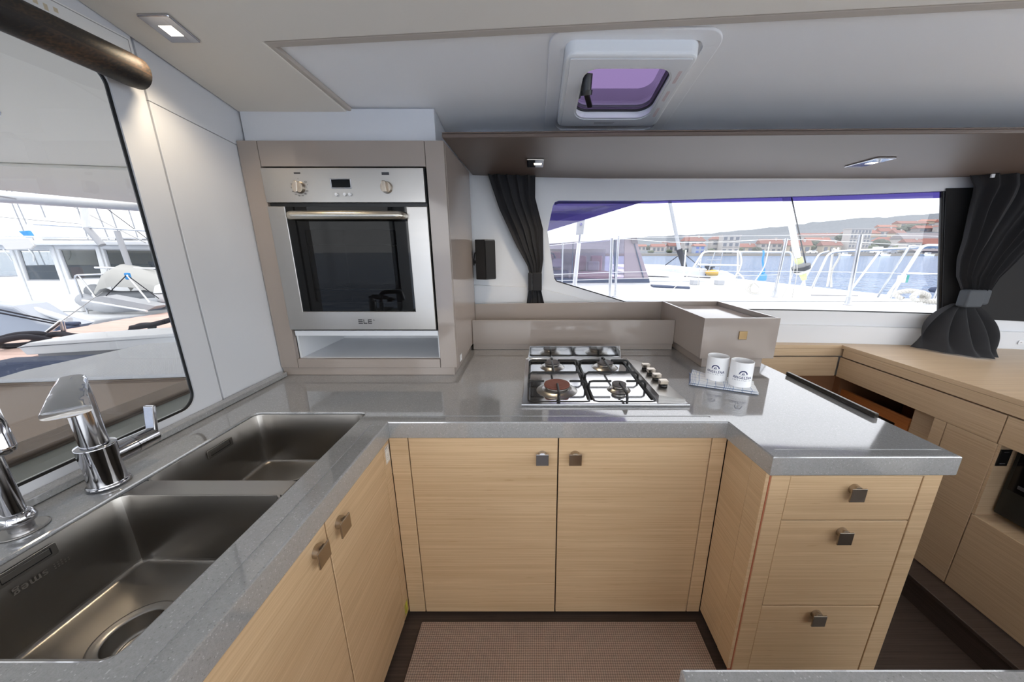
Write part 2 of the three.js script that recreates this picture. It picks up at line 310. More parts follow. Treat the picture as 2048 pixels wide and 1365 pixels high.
{
  const w = struct('wall_right');
  w.part('wall_skin', prism([[-2.2, -0.35], [3.1, -0.35], [3.1, 2.35], [-2.2, 2.35]], 'x', 3.4, 3.46, [rrect(-1.5, 0.86, 2.8, 1.98, 0.06)]), M.wallWhite);
  const n = struct('wall_near');
  n.part('wall_skin', prism([[-1.19, -0.35], [3.46, -0.35], [3.46, 2.35], [-1.19, 2.35]], 'z', 3.0, 3.06, [rrect(-1.0, 0.84, 1.1, 2.0, 0.06), rrect(1.2, 0.84, 3.3, 2.0, 0.06)]), M.wallWhite);
  const win = struct('window_3');
  let g = new THREE.PlaneGeometry(4.4, 1.2); g.rotateY(Math.PI / 2); g.translate(3.43, 1.43, 0.65); win.part('pane', g, M.glassClear);
  const win4 = struct('window_4');
  g = new THREE.PlaneGeometry(2.14, 1.2); g.translate(0.05, 1.42, 3.03); win4.part('pane', g, M.glassClear);
  g = new THREE.PlaneGeometry(2.14, 1.2); g.translate(2.25, 1.42, 3.03); win4.part('pane', g, M.glassClear);
}
{
  const f = struct('floor');
  f.part('galley_floor', bx(-1.12, 1.15, -0.06, 0, -2.15, 2.98), M.wenge);
  f.part('passage_floor', bx(1.15, 3.4, -0.34, -0.28, -2.3, 2.98), M.wenge);
  f.part('step_riser', bx(1.135, 1.149, -0.28, -0.061, -2.1, 2.98), M.wenge);
}
{
  const c = struct('ceiling');
  c.part('headliner', slope(prism([[-1.19, -2.3], [3.46, -2.3], [3.46, -0.38], [-1.19, -0.38]], 'y', 0, 0.06, [rrect(0.138, -1.476, 0.442, -1.19, 0.05)])), M.headliner);
  c.part('headliner', prism([[-1.19, -0.38], [3.46, -0.38], [3.46, 3.06], [-1.19, 3.06]], 'y', 2.13, 2.19, [rrect(0.0, 0.7, 0.8, 1.5, 0.06), rrect(1.6, 0.5, 2.4, 1.3, 0.06), rrect(1.3, 1.7, 2.1, 2.5, 0.06)]), M.headliner);
  // the lower beige panel over the sink side and the camera
  c.part('lower_panel', slope(prism([[-1.115, -1.47], [-0.705, -1.478], [-0.763, -1.147], [3.39, -0.885], [3.39, -0.385], [-1.115, -0.385]], 'y', -0.018, -0.001, [], 0.004)), M.beige);
  c.part('edge_strip', slope(prism([[-0.70, -1.486], [-0.768, -1.152], [3.39, -0.890], [3.39, -0.913], [-0.745, -1.172], [-0.685, -1.486]], 'y', -0.015, -0.001, [], 0.003)), M.lip);
  c.part('lower_panel', prism([[-1.115, -0.384], [3.39, -0.384], [3.39, 0.45], [-1.115, 0.45]], 'y', 2.112, 2.129), M.beige);
  c.part('cove', slope(prism([[-0.3, -1.72], [0.3, -1.72], [0.3, -1.64], [-0.3, -1.64]], 'y', -0.03, -0.001, [], 0.012)), M.headliner);
  c.part('cove', slope(prism([[0.52, -1.72], [3.3, -1.72], [3.3, -1.64], [0.52, -1.64]], 'y', -0.03, -0.001, [], 0.012)), M.headliner);
  for (const [x, z] of [[0.4, 1.1], [2.0, 0.9], [1.7, 2.1]]) { const g = new THREE.PlaneGeometry(0.84, 0.84); g.rotateX(-Math.PI / 2); g.translate(x, 2.17, z); c.part('skylight_pane', g, M.glassClear); }
  const s = struct('trim_1');                                           // taupe overhead pelmet along the hull side
  const back = xsBetween(-0.335, 3.39).map((x) => [x, zw(x) + 0.002]);
  s.part('pelmet', prism([...back, [3.39, -1.31], [1.716, -1.346], [0.418, -1.377], [-0.335, -1.399]], 'y', 1.797, 1.8115, [], 0.004), M.taupeDark);
  s.part('front_lip', (() => { const p = [[-0.335, -1.401], [0.418, -1.379], [1.716, -1.348], [3.39, -1.312]]; return prism([...p, ...p.map(([x, z]) => [x, z - 0.014]).reverse()], 'y', 1.812, 1.8165, [], 0.001); })(), M.taupeDark);
  const t = struct('trim_2');                                           // white filler box above the oven housing
  t.part('filler_front', prism([[-1.112, 1.806], [-0.376, 1.806], [-0.376, yc(-1.49) - 0.003], [-1.112, yc(-1.49) - 0.003]], 'z', -1.488, -1.47, [], 0.002), M.wallWhite);
  t.part('filler_side', prism([[-1.489, 1.806], [-1.95, 1.806], [-1.95, yc(-1.95) - 0.003], [-1.489, yc(-1.489) - 0.003]], 'x', -0.392, -0.376, [], 0.002), M.wallWhite);
}

{ // the white decks round the rest of the cabin, outside the windows behind the camera
  const d = struct('deck_around');
  d.part('deck_plate', prism([[3.47, -2.2], [8.5, -2.2], [8.5, 3.07], [3.47, 3.07]], 'y', 0.7, 0.8), M.gel);
  d.part('deck_plate', prism([[-1.25, 3.075], [8.5, 3.075], [8.5, 4.2], [-1.25, 4.2]], 'y', 0.7, 0.8), M.gel);
}
// ------------------------------------------------------------ worktop, sinks, taps
{
  const t = new Thing('worktop', 'grey speckled worktop running round the galley with the sinks and hob set in it', 'worktop', [0, 0.8, -1]);
  const out = [[-1.116, 0.3], [-0.473, 0.3], [-0.473, -1.004], [0.632, -1.004], [0.648, -0.81], [1.16, -0.811], [1.128, -1.6], [1.128, -1.98], [-0.4, -1.98], [-1.116, -1.862]];
  let slab = prism(out, 'y', 0.8, 0.86, [rrect(-0.957, -1.073, -0.574, -0.338, 0.02)], 0.004, 2);
  const ev = new Evaluator(); ev.attributes = ['position', 'normal', 'uv']; ev.useGroups = false;
  let A = new Brush(slab); A.updateMatrixWorld();
  const slot = (x0, z0, x1, z1) => { const b = new Brush(prism(rrect(x0, z0, x1, z1, 0.0065), 'y', 0.8582, 0.87)); b.updateMatrixWorld(); A = ev.evaluate(A, b, SUBTRACTION); A.updateMatrixWorld(); };
  slot(-0.448, -1.048, 0.592, -1.034); slot(0.672, -0.848, 1.143, -0.834); slot(-0.520, -0.985, -0.506, 0.2);
  t.part('slab', boxUV(A.geometry), M.counter);
  t.part('upstand', [bx(-1.1155, -1.086, 0.861, 0.882, -1.42, 0.3, 0.004)], M.counter);
}
single('near_worktop', prism([[0.197, 0.42], [1.9, 0.42], [1.9, -0.328], [0.197, -0.328]], 'y', 0.8, 0.86, [], 0.004), M.counter, 'pale grey worktop end just showing along the bottom right corner of the view', 'worktop');
{
  const t = new Thing('near_cabinet', 'oak cabinet hidden under the worktop end in front of the camera', 'cabinet', [1, 0, 0]);
  t.part('body', bx(0.23, 1.11, 0.002, 0.799, -0.29, 0.4), M.oak);
}
function bowl(x0, x1, z0, z1, yt, yb, dc, dr) {
  const N = 96, per = [], r0 = 0.018, perim = (inset, r) => {
    const s = rrect(x0 + inset, z0 + inset, x1 - inset, z1 - inset, r); return s.getSpacedPoints(N).slice(0, N).map((p) => [p.x, p.y]);
  };
  const rows = [], ring = (pts, y) => rows.push(pts.map(([x, z]) => [x, y, z]));
  ring(perim(-0.004, r0 + 0.004), yt); ring(perim(0, r0), yt); ring(perim(0.001, r0), yt - 0.003); ring(perim(0.006, r0), (yt + yb) / 2); ring(perim(0.012, r0), yb + 0.013);
  for (let k = 1; k <= 4; k++) { const a = k / 4 * Math.PI / 2; ring(perim(0.012 + 0.011 * (1 - Math.cos(a)), r0), yb + 0.013 - 0.011 * Math.sin(a)); }
  const base = perim(0.023, r0);
  for (let k = 1; k <= 5; k++) { const f = k / 5; ring(base.map(([x, z]) => { const a = Math.atan2(z - dc[1], x - dc[0]); return [x + (dc[0] + Math.cos(a) * dr - x) * f, z + (dc[1] + Math.sin(a) * dr - z) * f]; }), yb + 0.002 - 0.016 * f); }
  let g = quads(rows, true); return toCreasedNormals(g.toNonIndexed(), 0.5);
}
{
  const t = new Thing('sink', 'stainless steel double sink sunk into the grey worktop below the left window', 'sink', [-0.766, 0.66, -0.7]);
  const far = [-0.766, -0.895], near = [-0.79, -0.505];
  const b1 = t.part('bowl', bowl(-0.952, -0.579, -1.068, -0.722, 0.853, 0.676, far, 0.045), M.sink, null, 'far bowl');
  const b2 = t.part('bowl', bowl(-0.952, -0.579, -0.670, -0.343, 0.853, 0.676, near, 0.047), M.sink, null, 'near bowl');
  t.part('divider', bx(-0.951, -0.580, 0.842, 0.8535, -0.7215, -0.6705, 0.003), M.steel);
  for (const [z, y, p] of [[-0.915, 0.822, b1], [-0.508, 0.83, b2]]) {
    const x = -0.9475;
    t.part('overflow', [prism(rrect(z - 0.042, y - 0.013, z + 0.042, y + 0.013, 0.004), 'x', x, x + 0.002, [rrect(z - 0.034, y - 0.008, z + 0.034, y + 0.008, 0.002)], 0.0006), bx(x, x + 0.0012, y - 0.0062, y + 0.0062, z - 0.032, z + 0.032, 0.0005)], M.steel, p);
    t.part('overflow_slot', prism(rrect(z - 0.034, y - 0.008, z + 0.034, y + 0.008, 0.002), 'x', x - 0.001, x + 0.0004), M.black, p);
  }
  for (const [c, p] of [[far, b1], [near, b2]]) t.part('drain', lathe([[0.066, 0.664], [0.064, 0.668], [0.060, 0.6685], [0.056, 0.6665], [0.048, 0.6665], [0.046, 0.662], [0.043, 0.634], [0.036, 0.628], [0.034, 0.631], [0.028, 0.631], [0.026, 0.626], [0.006, 0.625], [0.005, 0.637], [0.0002, 0.639]], c[0], 0, c[1]), M.steel, p);
  const logo = print(0.105, 0.026, 512, (x, w, h) => { x.clearRect(0, 0, w, h); x.fillStyle = '#b9b4ad'; x.font = 'bold 96px sans-serif'; x.textBaseline = 'middle'; x.save(); x.translate(w, h); x.rotate(Math.PI); x.fillText('smeg', 190, h / 2 - 8); for (let i = 0; i < 5; i++) for (let j = 0; j < 2 + (i > 1); j++) { x.beginPath(); x.arc(40 + i * 26, 36 + j * 24, 8, 0, 7); x.fill(); } x.restore(); }, { metalness: 0.9, roughness: 0.4, transparent: true });
  t.part('logo', patch([-0.9448, 0.797, -0.515], [0, 0, -1], [0, 1, 0], 0.1, 0.025), logo, b2);
}
{
  const bxz = [-1.012, -0.70];
  const t = new Thing('mixer_tap', 'chrome mixer tap with wide flat spout and side lever beside the sink divider', 'tap', [bxz[0], 0.86, bxz[1]]);
  t.part('body', lathe([[0.0005, 0.8605], [0.036, 0.8605], [0.0365, 0.866], [0.0345, 0.869], [0.031, 0.872], [0.0305, 0.92], [0.0325, 0.962], [0.0325, 0.9665], [0.025, 0.967], [0.0005, 0.967]], bxz[0], 0, bxz[1]), M.chrome);
  t.part('riser', lathe([[0.0225, 0.9675], [0.0225, 1.08], [0.0215, 1.11], [0.018, 1.122], [0.0005, 1.125]], bxz[0], 0, bxz[1]), M.chrome);
  // the spout: a flat tongue that widens towards its mouth
  const dir = new THREE.Vector3(0.73, 0, 0.68).normalize(), side = new THREE.Vector3(-dir.z, 0, dir.x), rows = [];
  for (let i = 0; i <= 12; i++) {
    const f = i / 12, L = -0.010 + 0.142 * f, yc2 = 1.117 + 0.006 * Math.sin(f * 3) - 0.026 * f, hw = 0.021 + 0.011 * Math.pow(f, 1.6), hh = 0.0165 - 0.007 * f, row = [];
    for (let k = 0; k < 24; k++) { const a = k / 24 * Math.PI * 2, cx = Math.sign(Math.cos(a)) * Math.pow(Math.abs(Math.cos(a)), 0.6) * hw, cy = Math.sign(Math.sin(a)) * Math.pow(Math.abs(Math.sin(a)), 0.6) * hh; row.push([bxz[0] + dir.x * L + side.x * cx, yc2 + cy, bxz[1] + dir.z * L + side.z * cx]); }
    rows.push(row);
  }
  const cap = (row, c) => row.map(() => c), c0 = [bxz[0] - dir.x * 0.013, 1.117, bxz[1] - dir.z * 0.013], cN = [bxz[0] + dir.x * 0.131, 1.0915, bxz[1] + dir.z * 0.131];
  const sp = t.part('spout', toCreasedNormals(quads([cap(rows[0], c0), ...rows, rows[12].map((p) => p.map((v, q) => v + (cN[q] - v) * 0.12)), cap(rows[0], cN)], true).toNonIndexed(), 0.9), M.chrome);
  t.part('outlet', rod([bxz[0] + dir.x * 0.108, 1.090, bxz[1] + dir.z * 0.108], [bxz[0] + dir.x * 0.109, 1.077, bxz[1] + dir.z * 0.109], 0.018, 0.016, 20), M.nickel, sp);
  t.part('cartridge', [rod([bxz[0], 0.925, bxz[1] - 0.015], [bxz[0], 0.925, bxz[1] - 0.062], 0.0255, 0.0245, 24), rod([bxz[0], 0.925, bxz[1] - 0.0635], [bxz[0], 0.925, bxz[1] - 0.112], 0.024, 0.0225, 24)], M.chrome);
  const lv = bx(-0.013, 0.013, 0, 0.086, -0.005, 0.005, 0.003); lv.rotateX(-0.16); lv.translate(bxz[0] + 0.002, 0.920, bxz[1] - 0.110);
  t.part('lever', lv, M.chrome);
}
{
  const b = [-1.02, -0.562];
  const t = new Thing('water_tap', 'slim chrome tap column cut off by the left edge of the view', 'tap', [b[0], 0.86, b[1]]);
  t.part('flange', lathe([[0.0005, 0.8605], [0.034, 0.8605], [0.034, 0.8625], [0.031, 0.864], [0.0005, 0.864]], b[0], 0, b[1]), M.steel);
  t.part('collar', lathe([[0.016, 0.8642], [0.016, 0.878], [0.022, 0.879], [0.024, 0.887], [0.021, 0.897], [0.0165, 0.902], [0.0005, 0.903]], b[0], 0, b[1]), M.chrome);
  t.part('column', pipe([[b[0], 0.9, b[1]], [b[0], 1.13, b[1]], [b[0] + 0.12, 1.13, b[1] + 0.05], [b[0] + 0.13, 1.08, b[1] + 0.055]], 0.0145, 0.04, 20), M.chrome);
}
// ------------------------------------------------------------ base cabinets
// flag-shaped latch: a square plate on a short round stem; n points out of the front
function latch(t, parent, at, n, m = M.nickel, size = 0.043) {
  const [x, y, z] = at, h = size / 2;
  const stem = rod([x, y + 0.006, z], [x + n[0] * 0.014, y + 0.006, z + n[2] * 0.014], 0.016, 0.015, 24);
  const plate = n[2] ? bx(x - h, x + h, y - h - 0.004, y + h - 0.004, z + n[2] * 0.0142, z + n[2] * 0.0185, 0.0012) : bx(x + n[0] * 0.0142, x + n[0] * 0.0185, y - h - 0.004, y + h - 0.004, z - h, z + h, 0.0012);
  return t.part('latch', [stem, plate], m, parent);
}
{
  const t = new Thing('sink_cabinet', 'pale oak cabinet with two latched doors under the sink worktop', 'cabinet', [-0.8, 0, -0.5]);
  const d1 = t.part('door', bx(-0.508, -0.49, 0.03, 0.788, -0.981, -0.6665, 0.002), M.oak);
  const d2 = t.part('door', bx(-0.508, -0.49, 0.03, 0.788, -0.6625, -0.2, 0.002), M.oak);
  latch(t, d1, [-0.4899, 0.733, -0.712], [1, 0, 0]); latch(t, d2, [-0.4899, 0.738, -0.622], [1, 0, 0]);
  for (const [z0, z1, p] of [[-0.981, -0.6665, d1], [-0.6625, -0.2, d2]]) t.part('edge_band', bx(-0.5075, -0.4905, 0.7882, 0.7895, z0, z1), M.edge, p);
  t.part('corner_filler', bx(-0.508, -0.491, 0.03, 0.797, -1.031, -0.985, 0.002), M.oak);
  t.part('body', bx(-1.1, -0.51, 0.06, 0.62, -1.0, 0.28), M.oak);
  t.part('top_rail', bx(-0.565, -0.51, 0.66, 0.797, -1.0, 0.28), M.oak);
  t.part('end_panel', bx(-0.508, -0.49, 0.03, 0.797, -0.196, 0.29, 0.002), M.oak);
  t.part('plinth', bx(-0.56, -0.53, 0.001, 0.058, -1.06, 0.28), M.wenge);
  const lab = print(0.03, 0.05, 192, (x, w, h) => { x.fillStyle = '#eceae6'; x.fillRect(0, 0, w, h); x.fillStyle = '#777'; x.fillRect(20, 24, w - 60, 12); x.fillRect(20, 46, w - 90, 8); x.fillRect(0, 80, w, 4); x.strokeStyle = '#888'; x.lineWidth = 6; x.strokeRect(14, 14, w - 28, h - 28); x.beginPath(); x.arc(w / 2, h * 0.66, w * 0.26, 0, 7); x.stroke(); x.beginPath(); x.arc(w / 2, h * 0.66, w * 0.14, 0, 7); x.stroke(); });
  t.part('white_sticker', patch([-0.4905, 0.738, -1.01], [0, 0, -1], [0, 1, 0], 0.03, 0.062), lab);
  const yel = print(0.02, 0.06, 96, (x, w, h) => { x.fillStyle = '#d3d23c'; x.fillRect(0, 0, w, h); x.strokeStyle = '#5b5a20'; x.lineWidth = 8; x.strokeRect(8, 8, w - 16, h - 16); x.fillStyle = '#5b5a20'; x.fillRect(30, 40, 14, h - 80); });
  t.part('yellow_sticker', patch([-0.4904, 0.068, -1.008], [0, 0, -1], [0, 1, 0], 0.028, 0.05), yel);
}
{
  const t = new Thing('hob_cabinet', 'pale oak cabinet with a pair of wide doors facing the camera under the hob', 'cabinet', [0.08, 0, -1.04]);
  const z = [-1.048, -1.03];
  const d1 = t.part('door', bx(-0.424, 0.0825, 0.016, 0.788, ...z, 0.002), M.oak), d2 = t.part('door', bx(0.0865, 0.603, 0.016, 0.788, ...z, 0.002), M.oak);
  latch(t, d1, [0.03, 0.716, -1.0299], [0, 0, 1], M.chrome); latch(t, d2, [0.142, 0.716, -1.0299], [0, 0, 1], M.nickel);
  for (const [a, b, p] of [[-0.424, 0.0825, d1], [0.0865, 0.603, d2]]) t.part('edge_band', bx(a, b, 0.7882, 0.7897, z[0] + 0.001, z[1] - 0.001), M.edge, p);
  t.part('left_filler', bx(-0.4895, -0.427, 0.016, 0.797, ...z, 0.002), M.oak); t.part('right_filler', bx(0.606, 0.6545, 0.016, 0.797, ...z, 0.002), M.oak);
  t.part('body', bx(-0.47, 0.645, 0.06, 0.795, -1.7, -1.051), M.gap);
  t.part('plinth', bx(-0.53, 0.67, 0.001, 0.058, -1.09, -1.068), M.wenge);
}
{
  const t = new Thing('drawer_cabinet', 'pale oak island cabinet end with a stack of three drawers', 'cabinet', [0.9, 0, -0.95]);
  const zf = -0.83;
  t.part('face_frame', prism([[0.6705, -0.26], [1.152, -0.26], [1.152, 0.796], [0.6705, 0.796]], 'z', zf - 0.02, zf, [[[0.724, 0.004], [1.1005, 0.004], [1.1005, 0.785], [0.724, 0.785]]], 0.0015), M.oak);
  for (const [y0, y1, hx, hy] of [[0.6355, 0.7835, 0.912, 0.737], [0.3095, 0.6315, 0.911, 0.588], [0.006, 0.3055, 0.903, 0.269]]) {
    const d = t.part('drawer', bx(0.726, 1.0985, y0, y1, zf - 0.018, zf - 0.0015, 0.002), M.oak);
    latch(t, d, [hx, hy, zf - 0.0016], [0, 0, 1], M.nickel);
  }
  t.part('corner_edge', bx(0.6665, 0.670, 0.001, 0.796, zf - 0.018, zf - 0.001, 0.001), M.edge);
  t.part('side_stile', bx(0.655, 0.666, 0.03, 0.796, -0.8965, -0.8315, 0.0015), M.oak);
  t.part('side_panel', bx(0.656, 0.672, 0.03, 0.796, -1.029, -0.899, 0.0015), M.oak);
  t.part('plinth', bx(0.675, 0.69, 0.001, 0.03, -1.06, -0.86), M.wenge);
  t.part('body', bx(0.675, 1.10, 0.001, 0.797, -1.6, -0.852), M.gap);
  t.part('right_panel', prism([[1.138, zf - 0.0005], [1.1525, zf - 0.0005], [1.120, -1.62], [1.106, -1.62]].map(([x, z]) => [x, z - 0.0205 * (z > -1)]), 'y', -0.275, 0.797), M.oak);
}
{
  const g = bx(-0.432, 0.628, 0.0005, 0.009, -0.998, -0.1, 0.003);
  single('floor_mat', g, M.rug, 'woven taupe mat lying on the galley floor between the cabinets', 'mat');
}
// ------------------------------------------------------------ oven housing and oven
{
  const t = new Thing('oven_housing', 'tall glossy taupe cabinet standing on the worktop and framing the built-in oven', 'cabinet', [-0.73, 0.86, -1.69]);
  const zf = -1.43;
  t.part('stile', bx(-1.115, -1.0405, 0.897, 1.797, zf - 0.02, zf, 0.0015), M.taupe);
  t.part('stile', bx(-0.4095, -0.338, 0.897, 1.797, zf - 0.02, zf, 0.0015), M.taupe);
  t.part('top_rail', bx(-1.0385, -0.4115, 1.708, 1.797, zf - 0.02, zf, 0.0015), M.taupe);
  t.part('bottom_rail', bx(-1.0385, -0.4115, 0.897, 0.936, zf - 0.02, zf, 0.0015), M.taupe);
  t.part('side_panel', bx(-0.3555, -0.337, 0.897, 1.795, -1.955, zf - 0.0205, 0.001), M.taupe);
  t.part('base', bx(-1.112, -0.351, 0.861, 0.896, -1.85, zf - 0.004, 0.001), M.taupe);
  const n = t.part('niche', [bx(-1.0385, -0.4115, 0.925, 0.9365, -1.8, zf - 0.021), bx(-1.0385, -0.4115, 0.937, 1.04, -1.81, -1.80), bx(-1.0385, -1.03, 0.937, 1.05, -1.8, zf - 0.021), bx(-0.42, -0.4115, 0.937, 1.05, -1.8, zf - 0.021)], M.white, null, 'white open storage slot under the oven');
  t.part('niche_top', bx(-1.03, -0.4115, 1.041, 1.064, -1.8, zf - 0.003, 0.0015), M.white, n);
  t.part('top_panel', bx(-1.11, -0.36, 1.785, 1.8, -1.85, zf - 0.0205), M.taupe);
  const stk = print(0.022, 0.03, 96, (x, w, h) => { x.fillStyle = '#e9e9ea'; x.fillRect(0, 0, w, h); x.fillStyle = '#55585c'; for (let j = 0; j < 12; j++) for (let i = 0; i < 8; i++) if (hash(i, j, 5) > 0.5) x.fillRect(12 + i * 9, 10 + j * 9, 7, 5); });
  t.part('white_sticker', patch([-0.3364, 0.918, -1.512], [0, 0, -1], [0, 1, 0], 0.04, 0.03), stk);
}
{
  const t = new Thing('oven', 'built-in stainless steel oven with bar handle and dark glass door', 'oven', [-0.727, 1.066, -1.69]);
  const z0 = -1.43;
  t.part('chassis', [bx(-1.035, -0.417, 1.067, 1.07, -1.9, z0 - 0.004), bx(-1.035, -0.417, 1.6, 1.704, -1.9, z0 - 0.006), bx(-1.035, -0.417, 1.07, 1.6, -1.9, -1.88), bx(-1.035, -1.0, 1.07, 1.6, -1.88, z0 - 0.006), bx(-0.455, -0.417, 1.07, 1.6, -1.88, z0 - 0.006), bx(-1.0, -0.455, 1.563, 1.6, -1.88, z0 - 0.004)], M.black);
  const rk = []; for (let i = 0; i < 11; i++) rk.push(rod([-0.93 + i * 0.04, 1.235, -1.86], [-0.93 + i * 0.04, 1.235, -1.47], 0.002, 0.002, 6)); rk.push(rod([-0.99, 1.235, -1.475], [-0.46, 1.235, -1.475], 0.003, 0.003, 6)); rk.push(rod([-0.99, 1.42, -1.475], [-0.46, 1.42, -1.475], 0.003, 0.003, 6));
  t.part('rack', rk, M.inox);
  const f = t.part('fascia', bx(-1.036, -0.4185, 1.578, 1.7015, z0 - 0.004, z0 + 0.012, 0.002), M.steel);
  const z1 = z0 + 0.0121;
  for (const [x, tilt] of [[-0.898, -0.12], [-0.563, 0.06]]) {
    const y = 1.632, k = t.part('knob', rod([x, y, z1], [x, y, z1 + 0.014], 0.0225, 0.0205, 32), M.nickel, f);
    const grip = prism(rrect(-0.0075, -0.0205, 0.0075, 0.0205, 0.004), 'z', 0.0135, 0.028, [], 0.002); grip.rotateZ(tilt); grip.translate(x, y, z1);
    t.part('grip', grip, M.nickel, f);
  }
  t.part('display_bezel', prism(rrect(-0.776, 1.628, -0.697, 1.664, 0.003), 'z', z1, z1 + 0.003, [rrect(-0.772, 1.632, -0.701, 1.660, 0.002)], 0.001), M.chrome, f);
  t.part('display', bx(-0.772, -0.701, 1.632, 1.66, z1, z1 + 0.001), M.glassBlack, f);
  for (const x of [-0.757, -0.725, -0.706]) t.part('button', rod([x, 1.607, z1], [x, 1.607, z1 + 0.008], 0.0062, 0.0056, 16), M.white, f);
  const pr = print(0.11, 0.11, 512, (x, w, h) => {
    x.clearRect(0, 0, w, h); x.fillStyle = '#2c2c2e'; x.strokeStyle = '#2c2c2e'; x.lineWidth = 5; x.fillRect(w / 2 - 60, 26, 120, 26); x.font = 'bold 26px sans-serif'; x.textAlign = 'center'; x.textBaseline = 'middle';
    const lab = ['50', '75', '100', '125', '150', '175', '200', '225']; lab.forEach((s, i) => { const a = Math.PI * (1.12 - i * 0.14) ; x.fillText(s, w / 2 + Math.cos(a) * 150, h / 2 + 25 + Math.sin(a) * 150); });
    x.strokeRect(w / 2 + 118, h / 2 - 80, 30, 22); x.fillRect(w / 2 - 3, h / 2 - 132, 6, 18); x.beginPath(); x.arc(w / 2 + 155, h / 2 - 20, 6, 0, 7); x.fill();
  }, { transparent: true });
  t.part('dial_print', patch([-0.898, 1.638, z1 + 0.0006], [1, 0, 0], [0, 1, 0], 0.105, 0.105), pr, f);
  const pr2 = print(0.06, 0.02, 128, (x, w, h) => { x.clearRect(0, 0, w, h); x.fillStyle = '#303236'; x.fillRect(w / 2 - 30, h / 2 - 10, 60, 20); }, { transparent: true });
  t.part('dial_print', patch([-0.563, 1.681, z1 + 0.0006], [1, 0, 0], [0, 1, 0], 0.06, 0.02), pr2, f);
  const zd = z0 - 0.004;
  const d = t.part('door', prism([[-1.034, 1.0725], [-0.414, 1.0725], [-0.414, 1.5635], [-0.494, 1.5635], [-0.494, 1.151], [-0.966, 1.151], [-0.966, 1.5635], [-1.034, 1.5635]], 'z', zd, z0 + 0.016, [], 0.002), M.steel);
  t.part('glass', prism([[-0.9655, 1.1515], [-0.4945, 1.1515], [-0.4945, 1.563], [-0.9655, 1.563]], 'z', zd + 0.004, z0 + 0.0125, [rrect(-0.905, 1.19, -0.545, 1.478, 0.008)]), M.glassBlack, d);
  const pane = new THREE.PlaneGeometry(0.36, 0.288); pane.translate(-0.725, 1.334, z0 + 0.0115);
  t.part('window_pane', pane, phy(new THREE.Color(0.1, 0.11, 0.115), 0.02, 0, { transmission: 1, thickness: 0, ior: 1.33 }), d);
  t.part('handle', pipe([[-0.932, 1.528, z0 + 0.012], [-0.932, 1.528, z0 + 0.05], [-0.508, 1.528, z0 + 0.05], [-0.508, 1.528, z0 + 0.012]], 0.0165, 0.05, 18, 0.01), std(hex(196, 190, 178), 0.26, 1), d);
  const lg = print(0.1, 0.03, 512, (x, w, h) => { x.clearRect(0, 0, w, h); x.fillStyle = '#303030'; for (const y of [30, 66, 102]) { x.fillRect(90, y, 92, 20); } x.fillRect(196, 30, 16, 92); x.fillRect(196, 102, 76, 20); for (const y of [30, 66, 102]) x.fillRect(290, y, 78, 18); x.fillRect(290, 30, 14, 92); x.lineWidth = 8; x.strokeStyle = '#303030'; x.beginPath(); x.moveTo(396, 56); x.lineTo(414, 34); x.lineTo(432, 56); x.stroke(); }, { transparent: true });
  t.part('logo', patch([-0.705, 1.108, z0 + 0.0166], [1, 0, 0], [0, 1, 0], 0.105, 0.0315), lg, d);
}
